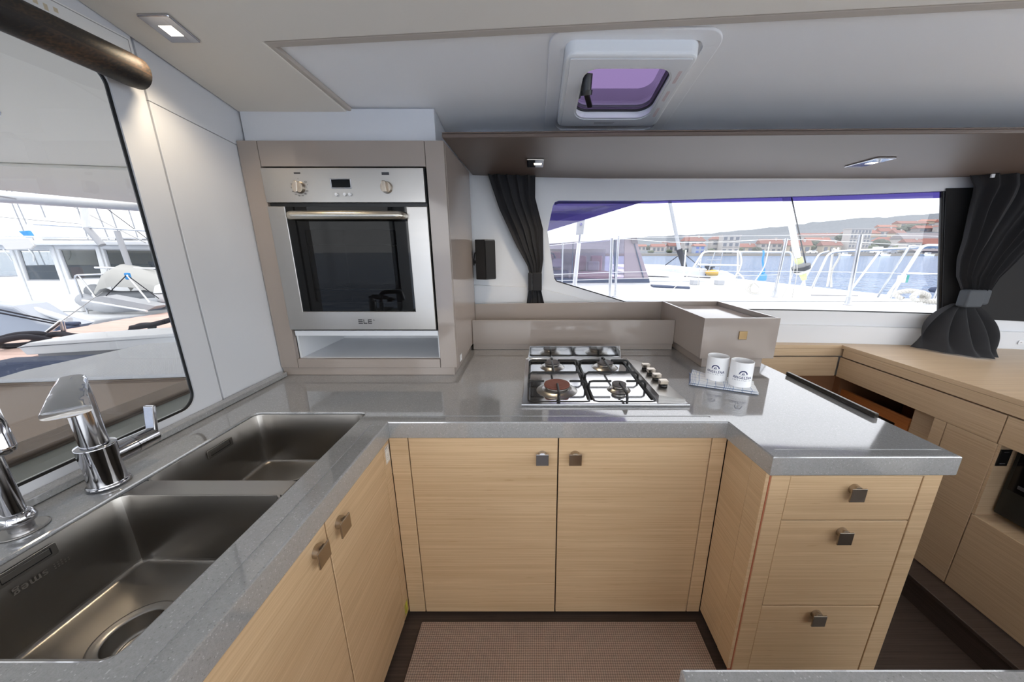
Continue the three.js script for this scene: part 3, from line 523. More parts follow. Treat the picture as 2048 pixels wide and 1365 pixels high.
// ------------------------------------------------------------ hob
{
  const Y = 0.8605;
  const t = new Thing('gas_hob', 'polished steel gas hob with four burners set in the grey worktop', 'hob', [0.22, 0.86, -1.36]);
  t.part('tray', [prism([[-0.04, -1.64], [0.478, -1.64], [0.556, -1.112], [-0.043, -1.112]], 'y', Y, Y + 0.012, [rrect(-0.022, -1.615, 0.447, -1.14, 0.012)], 0.004), prism([[-0.03, -1.63], [0.455, -1.63], [0.455, -1.125], [-0.03, -1.125]], 'y', Y + 0.0005, Y + 0.005)], M.hob);
  t.part('control_strip', (() => { // a raised wedge with its face tilted away from the burners
    const g = prism([[0.452, -1.585], [0.520, -1.545], [0.548, -1.135], [0.456, -1.148]], 'y', 0, 0.02, [], 0.003); const p = g.attributes.position;
    for (let i = 0; i < p.count; i++) { const x = p.getX(i); if (p.getY(i) > 0.01) p.setY(i, 0.024 - (x - 0.452) * 0.11); p.setY(i, p.getY(i) + Y + 0.006); } g.computeVertexNormals(); return g;
  })(), M.steel);
  for (const [x, z] of [[0.499, -1.437], [0.501, -1.374], [0.504, -1.312], [0.505, -1.243]]) {
    const k = t.part('knob', lathe([[0.0005, 0.884], [0.0165, 0.884], [0.0165, 0.892], [0.0145, 0.8965], [0.0005, 0.897]], x, 0, z, 24), M.black);
    t.part('knob_cap', prism(rrect(x - 0.0165, z - 0.013, x + 0.0165, z + 0.013, 0.003), 'y', 0.8972, 0.913, [], 0.002), M.nickel, k);
  }
  for (const [x, z, r, m] of [[0.092, -1.252, 0.051, M.burnerRed], [0.337, -1.256, 0.028, M.burner], [0.088, -1.528, 0.036, M.burner], [0.336, -1.524, 0.038, M.burner]]) {
    const b = t.part('burner', lathe([[r * 1.5 + 0.004, Y + 0.0055], [r * 1.48, Y + 0.009], [r * 1.22, Y + 0.0145], [r * 1.08, Y + 0.0145], [r * 0.9, Y + 0.009], [r * 0.88, Y + 0.011], [r * 0.9, Y + 0.019], [r * 0.96, Y + 0.0205], [r * 0.98, Y + 0.026], [0.0005, Y + 0.0265]], x, 0, z), M.steel);
    t.part('burner_cap', lathe([[r * 0.97, Y + 0.0268], [r * 1.0, Y + 0.030], [r * 0.97, Y + 0.0335], [r * 0.62, Y + 0.034], [r * 0.58, Y + 0.0325], [r * 0.52, Y + 0.034], [0.0005, Y + 0.034]], x, 0, z), m, b);
  }
  const R = 0.0052, yg = 0.888, yf = 0.870;
  const grate = (x0, x1, z0, z1, bx0, bx1) => {
    const zm = (z0 + z1) / 2, g = [];
    g.push(pipe([[x0, yf, z0], [x1, yf, z0], [x1, yf, z1], [x0, yf, z1]], R, 0.014, 8, 0.02, true));
    const up = (ax, az, dx, dz, L) => g.push(pipe([[ax, yf, az], [ax, yg + 0.012, az], [ax + dx * L, yg + 0.012, az + dz * L]], R * 0.92, 0.012, 8));
    const [bA, bB] = [bx0, bx1];                                     // front and back burner (x, z, gap)
    for (const [bxx, bz, gp] of [bA, bB]) { up(x0, bz, 1, 0, bxx - x0 - gp); up(x1, bz, -1, 0, x1 - bxx - gp); }
    up(bA[0], z1, 0, -1, z1 - bA[1] - bA[2] * 0.6); up(bB[0], z0, 0, 1, bB[1] - z0 - bB[2] * 0.6);
    g.push(pipe([[x0, yf, zm], [x0, yg + 0.012, zm], [x1, yg + 0.012, zm], [x1, yf, zm]], R * 0.92, 0.012, 8));
    g.push(rod([bB[0], yg + 0.012, zm], [bB[0] - 0.004, yg + 0.013, bB[1] + 0.012], R * 0.9, R * 0.9, 8));
    return g;
  };
  t.part('pan_support', grate(-0.018, 0.205, -1.592, -1.132, [0.092, -1.262, 0.054], [0.088, -1.528, 0.03]), M.iron);
  t.part('pan_support', grate(0.219, 0.442, -1.592, -1.132, [0.337, -1.262, 0.033], [0.336, -1.524, 0.03]), M.iron);
  const lid = prism([[-0.028, 0.872], [0.441, 0.872], [0.432, 0.936], [-0.018, 0.936]], 'z', -1.648, -1.643, [], 0.0015); t.part('splash_lid', [lid, bx(-0.04, 0.45, 0.869, 0.8745, -1.642, -1.63, 0.002), rod([-0.03, 0.874, -1.642], [0.44, 0.874, -1.642], 0.005)], M.hob);
}
// ------------------------------------------------------------ taupe trough and box behind the hob
{
  const t = new Thing('storage_trough', 'long open taupe trough along the hull side behind the hob', 'storage trough', [0.22, 0.86, -1.9]);
  t.part('front_panel', bx(-0.335, 0.774, 0.896, 1.03, -1.842, -1.828, 0.001), M.taupe);
  t.part('base_strip', bx(-0.335, 0.774, 0.861, 0.8955, -1.852, -1.838), M.taupe);
  t.part('back_panel', prism([[-0.335, -1.945], [0.774, -2.05], [0.774, -2.062], [-0.335, -1.957]], 'y', 0.88, 1.1, [], 0.001), M.taupe);
  t.part('bottom_panel', prism([[-0.335, -1.943], [-0.335, -1.843], [0.774, -1.843], [0.774, -2.048]], 'y', 0.885, 0.894), M.taupe);
}
{
  const t = new Thing('storage_box', 'glossy taupe box unit with inset lid behind the two mugs', 'storage box', [0.95, 0.86, -1.8]);
  const x0 = 0.776, x1 = 1.12, z0 = -2.06, z1 = -1.52, y0 = 0.91, y1 = 1.102;
  const fr = t.part('front_panel', bx(x0, x1, y0, y1, z1 - 0.015, z1, 0.001), M.taupe);
  t.part('side_panel', bx(x0, x0 + 0.013, y0, y1, z0, z1 - 0.0155, 0.001), M.taupe); t.part('side_panel', bx(x1 - 0.013, x1, y0, y1, z0, z1 - 0.0155, 0.001), M.taupe);
  t.part('back_panel', bx(x0 + 0.0135, x1 - 0.0135, y0, y1, z0, z0 + 0.013, 0.001), M.taupe);
  t.part('lid', bx(x0 + 0.015, x1 - 0.015, 1.066, 1.078, z0 + 0.015, z1 - 0.017, 0.001), M.taupe, null, 'inset lid panel');
  t.part('base', bx(0.8, 1.085, 0.861, 0.909, -2.02, -1.545), M.taupe);
  t.part('latch', [bx(0.94, 0.977, 1.003, 1.042, z1 + 0.0005, z1 + 0.006, 0.0015)], std(hex(176, 150, 112), 0.22, 1), fr, 'square brass-toned latch');
}
// ------------------------------------------------------------ towel and mugs
function softSlab(c, y0, th, lift, s) {                               // folded cloth: bilinear sheet with a rounded edge; c = front-left, front-right, back-right, back-left
  const N = 26, L = (a, b, f) => a + (b - a) * f, P = (u, v) => [L(L(c[0][0], c[1][0], u), L(c[3][0], c[2][0], u), v), L(L(c[0][1], c[1][1], u), L(c[3][1], c[2][1], u), v)];
  const f = (i) => i / N, edge = (u, v) => Math.pow(Math.min(1, Math.min(u, 1 - u, v, 1 - v) * 16), 0.5);
  const top = [], bot = [], uvs = [], pos = [], idx = [];
  const w = Math.hypot(c[1][0] - c[0][0], c[1][1] - c[0][1]), d = Math.hypot(c[3][0] - c[0][0], c[3][1] - c[0][1]);
  for (let side = 0; side < 2; side++) for (let j = 0; j <= N; j++) for (let i = 0; i <= N; i++) {
    const u = f(i), v = f(j), [x, z] = P(u, v), e = edge(u, v), n = vnoise(u * 5, v * 5, 99, 99, s) - 0.5, up = lift(u, v);
    const yb = y0 + up + (side ? th * (0.5 + 0.5 * e) + n * 0.004 * e : th * (0.5 - 0.5 * e) + 0.0002);
    pos.push(x + n * 0.004, yb, z + n * 0.003); uvs.push(u * w, v * d);
  }
  const K = (N + 1) * (N + 1), at = (s2, j, i) => s2 * K + j * (N + 1) + i;
  for (let j = 0; j < N; j++) for (let i = 0; i < N; i++) { let a = at(1, j, i), b = at(1, j, i + 1), cc = at(1, j + 1, i), dd = at(1, j + 1, i + 1); idx.push(a, b, cc, b, dd, cc); a = at(0, j, i); b = at(0, j, i + 1); cc = at(0, j + 1, i); dd = at(0, j + 1, i + 1); idx.push(a, cc, b, b, cc, dd); }
  const rim = []; for (let i = 0; i < N; i++) rim.push([0, i]); for (let j = 0; j < N; j++) rim.push([j, N]); for (let i = N; i > 0; i--) rim.push([N, i]); for (let j = N; j > 0; j--) rim.push([j, 0]);
  rim.forEach((p, k) => { const q = rim[(k + 1) % rim.length]; idx.push(at(0, ...p), at(0, ...q), at(1, ...p), at(0, ...q), at(1, ...q), at(1, ...p)); });
  const g = new THREE.BufferGeometry(); g.setAttribute('position', new THREE.Float32BufferAttribute(pos, 3)); g.setAttribute('uv', new THREE.Float32BufferAttribute(uvs, 2)); g.setIndex(idx); g.computeVertexNormals(); return g;
}
{
  const t = new Thing('tea_towel', 'white cotton tea towel with blue checks folded under the two mugs', 'towel', [0.77, 0.86, -1.33]);
  t.part('lower_fold', softSlab([[0.640, -1.312], [0.864, -1.21], [0.925, -1.345], [0.705, -1.455]], 0.8608, 0.006, () => 0, 4), M.towel);
  t.part('upper_fold', softSlab([[0.645, -1.317], [0.862, -1.222], [0.918, -1.335], [0.712, -1.452]], 0.8672, 0.005, (u, v) => 0.012 * Math.max(0, 1 - u * 4) * v, 9), M.towel);
}
function mugPrint(x0) {
  return print(0.264, 0.1, 2048, (x, w, h) => {
    x.fillStyle = '#f2f2f4'; x.fillRect(0, 0, w, h); const cx = w * x0, navy = '#1f2a5c';
    x.strokeStyle = navy; x.fillStyle = navy; x.lineWidth = 34; x.beginPath(); x.arc(cx, h * 0.46, 104, Math.PI * 1.02, Math.PI * 1.98); x.stroke();
    x.beginPath(); x.moveTo(cx + 8, h * 0.46 - 84); x.lineTo(cx + 36, h * 0.46 + 14); x.lineTo(cx + 3, h * 0.46 + 17); x.fill();
    x.beginPath(); x.moveTo(cx - 8, h * 0.46 - 66); x.lineTo(cx - 10, h * 0.46 + 14); x.lineTo(cx - 46, h * 0.46 + 9); x.fill();
    x.lineWidth = 6; x.beginPath(); x.moveTo(cx - 150, h * 0.46 + 4); x.quadraticCurveTo(cx - 40, h * 0.46 + 38, cx + 140, h * 0.46 + 32); x.stroke();
    x.textAlign = 'center'; x.textBaseline = 'middle'; x.font = 'bold 112px sans-serif'; x.fillText('ANGELINA', cx, h * 0.6);
    x.font = '60px sans-serif'; const s = 'yachtcharter'; for (let i = 0; i < s.length; i++) x.fillText(s[i], cx + (i - 5.5) * 50, h * 0.705);
  }, { roughness: 0.15 });
}
for (const [x, z, ph, lab] of [[0.776, -1.366, 0.5, 'white mug with a navy sailing emblem on the tea towel, the left one'], [0.838, -1.300, 0.5, 'white mug with a navy sailing emblem, the right one on the tea towel']]) {
  const y = 0.8725, t = new Thing('mug', lab, 'mug', [x, y, z], 'pair of printed mugs');
  const turn = Math.atan2(-x, -z) + (lab.includes('left') ? -0.12 : 0.22);   // the print faces roughly the camera side
  const body = new THREE.CylinderGeometry(0.0415, 0.0415, 0.1, 64, 1, true); body.rotateY(turn + Math.PI); 
  body.translate(x, y + 0.05, z);
  const b = t.part('body', body, mugPrint(0.5));
  t.part('inside', lathe([[0.0005, y + 0.006], [0.036, y + 0.006], [0.0385, y + 0.01], [0.0385, y + 0.099], [0.0392, y + 0.1008], [0.0408, y + 0.1008], [0.0415, y + 0.1]], x, 0, z, 48), M.ceramic, b);
  t.part('foot', lathe([[0.0415, y], [0.040, y - 0.0004], [0.0005, y - 0.0004]], x, 0, z, 48), M.ceramic, b);
  const hd = curve([[0.04, 0.078, 0], [0.062, 0.08, 0], [0.071, 0.055, 0], [0.064, 0.028, 0], [0.04, 0.02, 0]], 0.0055, 30, 10); hd.rotateY(turn + Math.PI * 0.42); hd.translate(x, y, z);
  t.part('handle', hd, M.ceramic);
}
single('fiddle_rail', prism([[1.1235, -1.43], [1.1365, -1.43], [1.1415, -1.028], [1.1285, -1.028]], 'y', 0.8605, 0.878, [], 0.002), std(hex(70, 66, 62), 0.25, 0.8), 'dark metal fiddle rail along the far right edge of the island worktop', 'rail');
{
  const x = -0.266, z = -1.96;
  const t = new Thing('speaker', 'small black wedge loudspeaker mounted beside the left curtain', 'speaker', [x, 1.26, z]);
  const g = prism([[x - 0.055, z - 0.02], [x - 0.02, z - 0.05], [x + 0.045, z - 0.05], [x + 0.055, z + 0.02], [x + 0.005, z + 0.06], [x - 0.05, z + 0.045]], 'y', 1.242, 1.455, [], 0.004);
  t.part('case', g, M.black); 
  t.part('grille', prism([[x + 0.0075, z + 0.061], [x + 0.0555, z + 0.0225], [x + 0.0565, z + 0.0235], [x + 0.0085, z + 0.0625]], 'y', 1.249, 1.448), M.blackMatt);
  t.part('bracket', [rod([-0.3365, 1.335, z - 0.01], [x - 0.05, 1.335, z - 0.01], 0.009, 0.009, 10), rod([-0.3365, 1.335, z - 0.01], [-0.333, 1.335, z - 0.01], 0.02, 0.02, 14)], M.black);
  t.part('cable', curve([[-0.334, 1.35, z - 0.01], [-0.325, 1.385, z], [-0.31, 1.39, z + 0.01], [x - 0.05, 1.36, z + 0.01]], 0.003, 20), M.black);
}
// ------------------------------------------------------------ curtains, blind
function drape(edgeL, edgeR, zF, pleats, amp, s, rows = 60, cols = 90) {       // edges: [y, x] lists from the top down
  const L = lerpPts([...edgeL].reverse()), Rr = lerpPts([...edgeR].reverse()), yT = edgeL[0][0], yB = edgeL[edgeL.length - 1][0], out = [];
  for (let j = 0; j <= rows; j++) {
    const y = yT + (yB - yT) * j / rows, a = L(y), b = Rr(y), row = [];
    for (let i = 0; i <= cols; i++) {
      const u = i / cols, ph = u * pleats * Math.PI * 2 + 0.8 * Math.sin(j / rows * 3 + u * 4 + s) + s, w = (b - a) / (edgeR[0][1] - edgeL[0][1]);
      const n = vnoise(u * 9, j / rows * 4, 99, 99, 40 + s) - 0.5;
      row.push([a + (b - a) * u + Math.cos(ph) * 0.004, y, zF(a + (b - a) * u, y) + amp(y) * (Math.sin(ph) + 0.35 * Math.sin(ph * 2.3 + s) + n * 1.2)]);
    }
    out.push(row);
  }
  return quads(out);
}
{
  const t = new Thing('curtain', 'narrow dark grey curtain tied back between the speaker and the long window', 'curtain', [-0.05, 1.0, -2.05]);
  const zF = (x) => zw(x) + 0.055;
  t.part('drape', drape([[1.796, -0.246], [1.62, -0.188], [1.42, -0.098], [1.31, -0.038], [1.268, -0.026]], [[1.796, 0.006], [1.68, 0.006], [1.515, 0.053], [1.35, 0.058], [1.268, 0.047]], zF, 5, (y) => 0.006 + 0.008 * (y - 1.25), 1), M.curtain);
  t.part('tie_band', [-0.031, -0.006].map((x, i) => bx(x, x + (i ? 0.055 : 0.022), 1.165, 1.272, zF(x) - 0.026, zF(x) + (i ? 0.008 : 0.02), 0.006)), M.curtain);
  t.part('tail', drape([[1.17, -0.026], [1.09, -0.04], [0.985, -0.055]], [[1.17, 0.046], [1.09, 0.068], [0.985, 0.086]], zF, 3, () => 0.009, 2, 20, 50), M.curtain);
}
{
  const t = new Thing('curtain', 'full dark grey curtain tied in the middle before the black blind', 'curtain', [2.6, 0.82, -1.95]);
  const zF = (x) => zw(x) + 0.07;
  t.part('drape', drape([[1.796, 2.395], [1.74, 2.425], [1.5, 2.43], [1.35, 2.45], [1.25, 2.475], [1.17, 2.522]], [[1.796, 2.98], [1.7, 2.95], [1.5, 2.82], [1.37, 2.735], [1.25, 2.67], [1.17, 2.652]], zF, 6, (y) => 0.012 + 0.022 * Math.max(0, y - 1.2), 3, 80, 130), M.curtain);
  t.part('tie_band', [bx(2.508, 2.612, 1.075, 1.178, zF(2.56) - 0.02, zF(2.56) + 0.036, 0.014), bx(2.608, 2.658, 1.09, 1.178, zF(2.6) - 0.03, zF(2.6) + 0.018, 0.012)], std(hex(76, 80, 86), 0.9));
  // the loose tail flares out and settles on the sideboard
  const rows = [];
  for (let j = 0; j <= 44; j++) {
    const f = j / 44, row = [];
    for (let i = 0; i <= 110; i++) {
      const u = i / 110, open = Math.pow(f, 0.65), bulge = Math.sin(Math.PI * Math.min(1, f * 1.15)), x = 2.52 + 0.13 * u + open * (-0.215 + 0.125 * u) + bulge * 0.07 * u * u - bulge * 0.02 * (1 - u), fold = Math.sin(u * Math.PI * 8 + 1.2 * Math.sin(f * 3) + 0.7);
      const y = 1.09 - 0.262 * f + (u < 0.35 ? 0.06 * (0.35 - u) * Math.sin(f * Math.PI) : 0);
      row.push([x + 0.012 * fold * (1 - f), Math.max(0.8225, y), -2.035 + 0.26 * Math.pow(f, 1.3) * Math.sin(u * Math.PI * 0.62 + 0.06) + (0.010 + 0.026 * Math.sin(Math.PI * f)) * fold]);
    }
    rows.push(row);
  }
  t.part('tail', quads(rows), M.curtain);
  for (const x of [2.45, 2.66]) t.part('hook', bx(x, x + 0.018, 1.775, 1.794, zF(x) + 0.022, zF(x) + 0.03, 0.002), M.white);
}
{
  const xs = xsBetween(2.346, 3.33), lo = (x) => x < 2.520 ? 1.735 - (x - 2.346) * (1.735 - 1.0) / 0.174 : 1.0 - (x - 2.520) * 0.03;
  const t = new Thing('blackout_blind', 'black blackout blind covering the right end of the long window', 'blind', [2.9, 1.4, -2.0]);
  t.part('sheet', curvedStrip([...new Set([...xs, 2.52])].sort((a, b) => a - b), lo, () => 1.74, 0.004, 0.008), M.blind);
  t.part('tab', curvedStrip([2.86, 2.9, 2.94, 2.98], () => 1.72, () => 1.785, 0.012, 0.016), std(hex(150, 156, 164), 0.5));
}
// ------------------------------------------------------------ downlights, roof hatch, roller
const WARM = new THREE.Color(1, 0.82, 0.58);
function downlight(label, x, z, y, tilt, w, d, ex, ez) {
  const t = new Thing('downlight', label, 'light', [x, y, z], null);
  const put = (g) => { g.rotateX(tilt); g.translate(x, y, z); return g; };
  t.part('bezel', put(prism(rrect(-w / 2, -d / 2, w / 2, d / 2, 0.004), 'y', -0.007, 0, [rrect(ex - 0.019, ez - 0.019, ex + 0.019, ez + 0.019, 0.002)], 0.002)), M.chrome);
  const lampM = new THREE.MeshStandardMaterial({ color: 0xffffff, emissive: WARM, emissiveIntensity: 3.2, roughness: 0.5 });
  t.part('lamp', put(bx(ex - 0.0185, ex + 0.0185, -0.0035, -0.0005, ez - 0.0185, ez + 0.0185)), lampM);
  const l = new THREE.SpotLight(WARM, 0.16, 4, 1.1, 0.7, 2); l.name = 'downlight_beam'; l.position.set(ex, -0.012, ez); l.castShadow = true; l.shadow.radius = 1.5; l.shadow.mapSize.set(512, 512);
  const tg = new THREE.Object3D(); tg.name = 'beam_target'; tg.position.set(ex, -1.2, ez); t.o.add(l, tg); l.target = tg;
}
downlight('square chrome downlight glowing in the beige ceiling at upper left', -0.972, -1.098, yc(-1.098) - 0.018, -Math.atan(SL), 0.082, 0.088, 0, -0.003);
downlight('small square downlight in the taupe pelmet above the left curtain', 0.008, -1.755, 1.7965, 0, 0.078, 0.142, 0.012, -0.005);
downlight('square downlight in the taupe pelmet above the long window near the right curtain', 1.557, -1.745, 1.7965, 0, 0.085, 0.17, 0.012, 0.0);
{
  const t = new Thing('roof_hatch', 'white framed roof hatch with a purple tinted pane in the sloping headliner', 'hatch', [0.29, 1.93, -1.39]);
  const sl = (g) => slope(g);
  t.part('surround', sl(prism(rrect(0.045, -1.65, 0.54, -1.118, 0.06), 'y', -0.008, -0.0005, [rrect(0.088, -1.62, 0.497, -1.150, 0.04)], 0.0035, 3)), M.headliner);
  t.part('frame', sl(prism(rrect(0.092, -1.522, 0.478, -1.152, 0.03), 'y', -0.044, -0.001, [rrect(0.146, -1.468, 0.434, -1.198, 0.055)], 0.009, 4)), M.gel);
  t.part('trim_plate', sl(prism(rrect(0.107, -1.508, 0.463, -1.166, 0.004), 'y', -0.0465, -0.0442, [rrect(0.147, -1.467, 0.433, -1.199, 0.055)], 0.0008)), M.white);
  t.part('seal', sl(prism(rrect(0.140, -1.474, 0.440, -1.192, 0.055), 'y', -0.019, -0.013, [rrect(0.152, -1.462, 0.428, -1.204, 0.05)])), M.black);
  t.part('coaming', sl(prism(rrect(0.139, -1.475, 0.441, -1.191, 0.055), 'y', -0.001, 0.055, [rrect(0.150, -1.464, 0.43, -1.202, 0.05)])), M.gel);
  const lens = new THREE.PlaneGeometry(0.30, 0.29, 1, 1); lens.rotateX(-Math.PI / 2); lens.translate(0.29, -0.0125, -1.333); t.part('lens', sl(lens), M.glassPurple);
  const hx = 0.172, hz = -1.27, hy = yc(hz);
  t.part('handle', [rod([hx, hy - 0.0185, hz], [hx, hy - 0.062, hz - 0.012], 0.017, 0.0155, 20), rod([hx, hy - 0.060, hz - 0.012], [hx + 0.001, hy - 0.072, hz - 0.016], 0.02, 0.018, 20), (() => { const g = bx(-0.009, 0.009, -0.006, 0.005, -0.07, 0.0, 0.004); g.rotateX(-0.25); g.rotateY(-0.35); g.translate(hx, hy - 0.064, hz - 0.016); return g; })()], M.black);
  t.part('hinge', bx(0.150, 0.166, hy - 0.045, hy - 0.02, hz - 0.12, hz - 0.02, 0.005), M.black);
  const warn = (n, col, s) => print(0.1, 0.03, 256, (x, w, h) => { x.fillStyle = '#e6e7ea'; x.fillRect(0, 0, w, h); x.fillStyle = col; for (let l = 0; l < 3; l++) { let q = 12 + 10 * hash(l, s, 1); while (q < w - 20) { const e = 4 + 9 * hash(q | 0, l, s); x.fillRect(q, 12 + l * 20, e, 9); q += e + 4; } } });
  const lie = (x, z) => yc(z) - 0.0467;
  t.part('caution_print', patch([0.27, lie(0, -1.487), -1.487], [1, 0, 0], [0, SL, 1].map((v) => -v), 0.085, 0.02), warn(3, '#6a6a6a', 2));
  for (const z of [-1.24, -1.33, -1.42]) t.part('warning_print', patch([0.447, lie(0, z), z], [0, -SL, -1], [1, 0, 0], 0.06, 0.014), warn(3, '#a85a60', 5 + z * 10 | 0));
}
{
  const t = new Thing('roller_blind', 'padded brown and black leather roll along the top of the left window', 'blind', [-1.062, 1.86, -0.6]);
  const rows = [], N = 28; // a stuffed roll that is thicker towards its end
  for (let i = 0; i <= 40; i++) { const f = i / 40, z = -1.105 + f * 1.0, end = Math.min(1, Math.sqrt(f * 34) + 0.01), r = (0.040 - 0.004 * Math.sin(f * 5)) * end, row = []; for (let k = 0; k < N; k++) { const a = k / N * Math.PI * 2; row.push([-1.07 + Math.cos(a) * r * 1.0, 1.862 + 0.012 * f + Math.sin(a) * r * 1.05, z]); } rows.push(row); }
  t.part('roll', quads(rows, true), M.leather);
  const lb = print(0.32, 0.045, 512, (x, w, h) => { x.fillStyle = '#e4e5e6'; x.fillRect(0, 0, w, h); x.strokeStyle = '#8a8a8c'; x.lineWidth = 3; x.strokeRect(3, 3, w - 6, h - 6); x.fillStyle = '#cbbfa6'; for (let i = 0; i < 9; i++) x.fillRect(40 + i * 24 + (i % 3) * 6, h * 0.3 + 8 * hash(i, 2, 9), 9 + 6 * hash(i, 3, 9), 16 * hash(i, 4, 9) + 8); });
  t.part('label_strip', [bx(-1.1155, -1.113, 1.915, 1.962, -1.125, -0.4)], M.sticker);
  t.part('label_print', patch([-1.1126, 1.938, -0.97], [0, 0, -1], [0, 1, 0], 0.30, 0.043), lb);
}
// ------------------------------------------------------------ sideboard on the right
{
  const t = new Thing('sideboard', 'long pale oak sideboard under the right end of the window with an open recess', 'sideboard', [2.3, -0.15, -1.4]);
  const X = 1.95;
  const back = xsBetween(1.3, 3.36).map((x) => [x, zw(x) + 0.027]);
  t.part('top', prism([...back, [3.36, -0.3], [X, -0.3], [X, -2.078], [1.3, -2.078]], 'y', 0.796, 0.82, [], 0.002), M.oakPale);
  t.part('edge_lip', [bx(X, X + 0.02, 0.748, 0.7955, -2.06, -0.3, 0.001), bx(1.3, X + 0.02, 0.748, 0.7955, -2.098, -2.079, 0.001)], M.oakPale);
  const pr = (z0, z1, y0, y1, name, p) => t.part(name, bx(X + 0.004, X + 0.022, y0, y1, z0, z1, 0.0015), M.oakPale, p);
  pr(-2.075, -1.282, 0.612, 0.740, 'apron'); pr(-1.278, -0.3, 0.612, 0.740, 'apron');
  t.part('return_apron', bx(1.3, X, 0.612, 0.740, -2.094, -2.082, 0.001), M.oakPale);
  t.part('stile', bx(X + 0.004, X + 0.022, -0.13, 0.6105, -1.512, -1.462, 0.001), M.oakPale);
  pr(-1.459, -1.277, -0.13, 0.6105, 'door');
  pr(-1.273, -0.3, -0.13, 0.262, 'door');
  t.part('niche_side', bx(X + 0.006, X + 0.12, 0.264, 0.6105, -1.276, -1.266), M.oakPale);
  t.part('niche_shelf', bx(X + 0.006, X + 0.12, 0.255, 0.2635, -1.2655, -0.3), M.oakPale);
  t.part('niche_back', bx(X + 0.12, X + 0.13, 0.2, 0.74, -1.28, -0.3), M.gap);
  t.part('recess_back', bx(2.42, 2.43, -0.1, 0.74, -2.09, -1.5), M.orange);
  t.part('recess_side', bx(1.98, 2.42, -0.1, 0.74, -1.512, -1.5), M.orange);
  t.part('recess_floor', bx(1.98, 2.42, -0.12, -0.1, -2.1, -1.5), M.orange);
  const hz = (z) => z, fr = [[-2.02, 0.36], [-1.575, 0.36], [-1.575, -0.05], [-2.02, -0.05]];
  t.part('recess_frame', prism([[-2.072, 0.535], [-1.635, 0.535], [-1.635, -0.09], [-2.072, -0.09]], 'x', 1.988, 2.004, [[[-2.03, 0.478], [-1.70, 0.478], [-1.70, 0.05], [-2.03, 0.05]]], 0.002), M.orange);
  t.part('recess_panel', bx(1.996, 2.008, -0.09, 0.61, -1.634, -1.5125), M.oakPale);
  t.part('recess_corner', [bx(1.3, 1.985, -0.12, 0.61, -2.098, -2.0955), bx(1.97, 2.42, -0.1, 0.611, -2.0945, -2.05)], std(hex(120, 82, 56), 0.6));
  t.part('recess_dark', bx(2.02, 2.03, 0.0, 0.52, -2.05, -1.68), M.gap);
}
{
  const t = new Thing('plinth', 'dark wood step running along the foot of the pale sideboard', 'step', [1.9, -0.28, -1.2]);
  t.part('tread', bx(1.845, 2.1, -0.16, -0.14, -2.06, 0.3, 0.004), M.wenge); t.part('riser', bx(1.86, 1.88, -0.2795, -0.1605, -2.05, 0.3), M.wenge);
}
{
  const t = new Thing('generator_panel', 'black generator control panel with small buttons set in the sideboard niche', 'control panel', [2.03, 0.4, -1.0]);
  const x = 2.02;
  t.part('plate', bx(x, x + 0.04, 0.29, 0.60, -1.258, -0.72, 0.003), std(hex(34, 36, 34), 0.45));
  const pm = print(0.3, 0.17, 1024, (c, w, h) => { c.fillStyle = '#0d0d0f'; c.fillRect(0, 0, w, h); c.fillStyle = '#c9c9cc'; c.textBaseline = 'top'; c.font = '80px sans-serif'; c.fillText('Cummins', 120, 60); c.font = '40px sans-serif'; c.fillText('Marine Generator', 122, 146); c.fillStyle = '#1c1512'; c.fillRect(160, 240, 560, 120); }, { roughness: 0.15 });
  const u = [0, 0, 1], v = [0, 1, 0], c = t.part('front_print', patch([x - 0.0006, 0.50, -1.095], u, v, 0.3, 0.17), pm);
  for (let i = 0; i < 4; i++) t.part('button', bx(x - 0.005, x - 0.0007, 0.437, 0.452, -1.218 + i * 0.038, -1.190 + i * 0.038, 0.002), std(hex(74, 76, 84), 0.4));
}
{
  const t = new Thing('switch_plate', 'small black two-switch plate on the left side of the sideboard niche', 'switch', [1.98, 0.55, -1.26]);
  t.part('plate', bx(1.958, 2.005, 0.515, 0.592, -1.2655, -1.2615, 0.001), M.black);
  const sp = print(0.045, 0.07, 192, (c, w, h) => { c.fillStyle = '#121214'; c.fillRect(0, 0, w, h); c.fillStyle = '#8c8c90'; c.fillRect(w * 0.25, h * 0.1, w * 0.5, 8); c.fillRect(w * 0.22, h * 0.85, w * 0.56, 12); });
  t.part('plate_print', patch([1.9815, 0.5535, -1.261], [1, 0, 0], [0, 1, 0], 0.042, 0.072), sp);
}
{
  const t = new Thing('wall_plate', 'small white slotted plate with two screws on the wall right of the curtain', 'wall plate', [2.95, 0.85, zw(2.95) + 0.03]);
  const z = zw(2.955) + 0.0275;
  const g = (a) => { a.rotateY(-Math.atan(0.114 * 1.755)); a.translate(2.955, 0.863, z); return a; };
  t.part('plate', g(prism(rrect(-0.04, -0.012, 0.04, 0.012, 0.006), 'z', 0, 0.004, [], 0.001)), M.white);
  for (const a of [-0.028, 0.028]) t.part('screw', g(rod([a, 0, 0.0041], [a, 0, 0.0052], 0.004)), M.chrome);
}
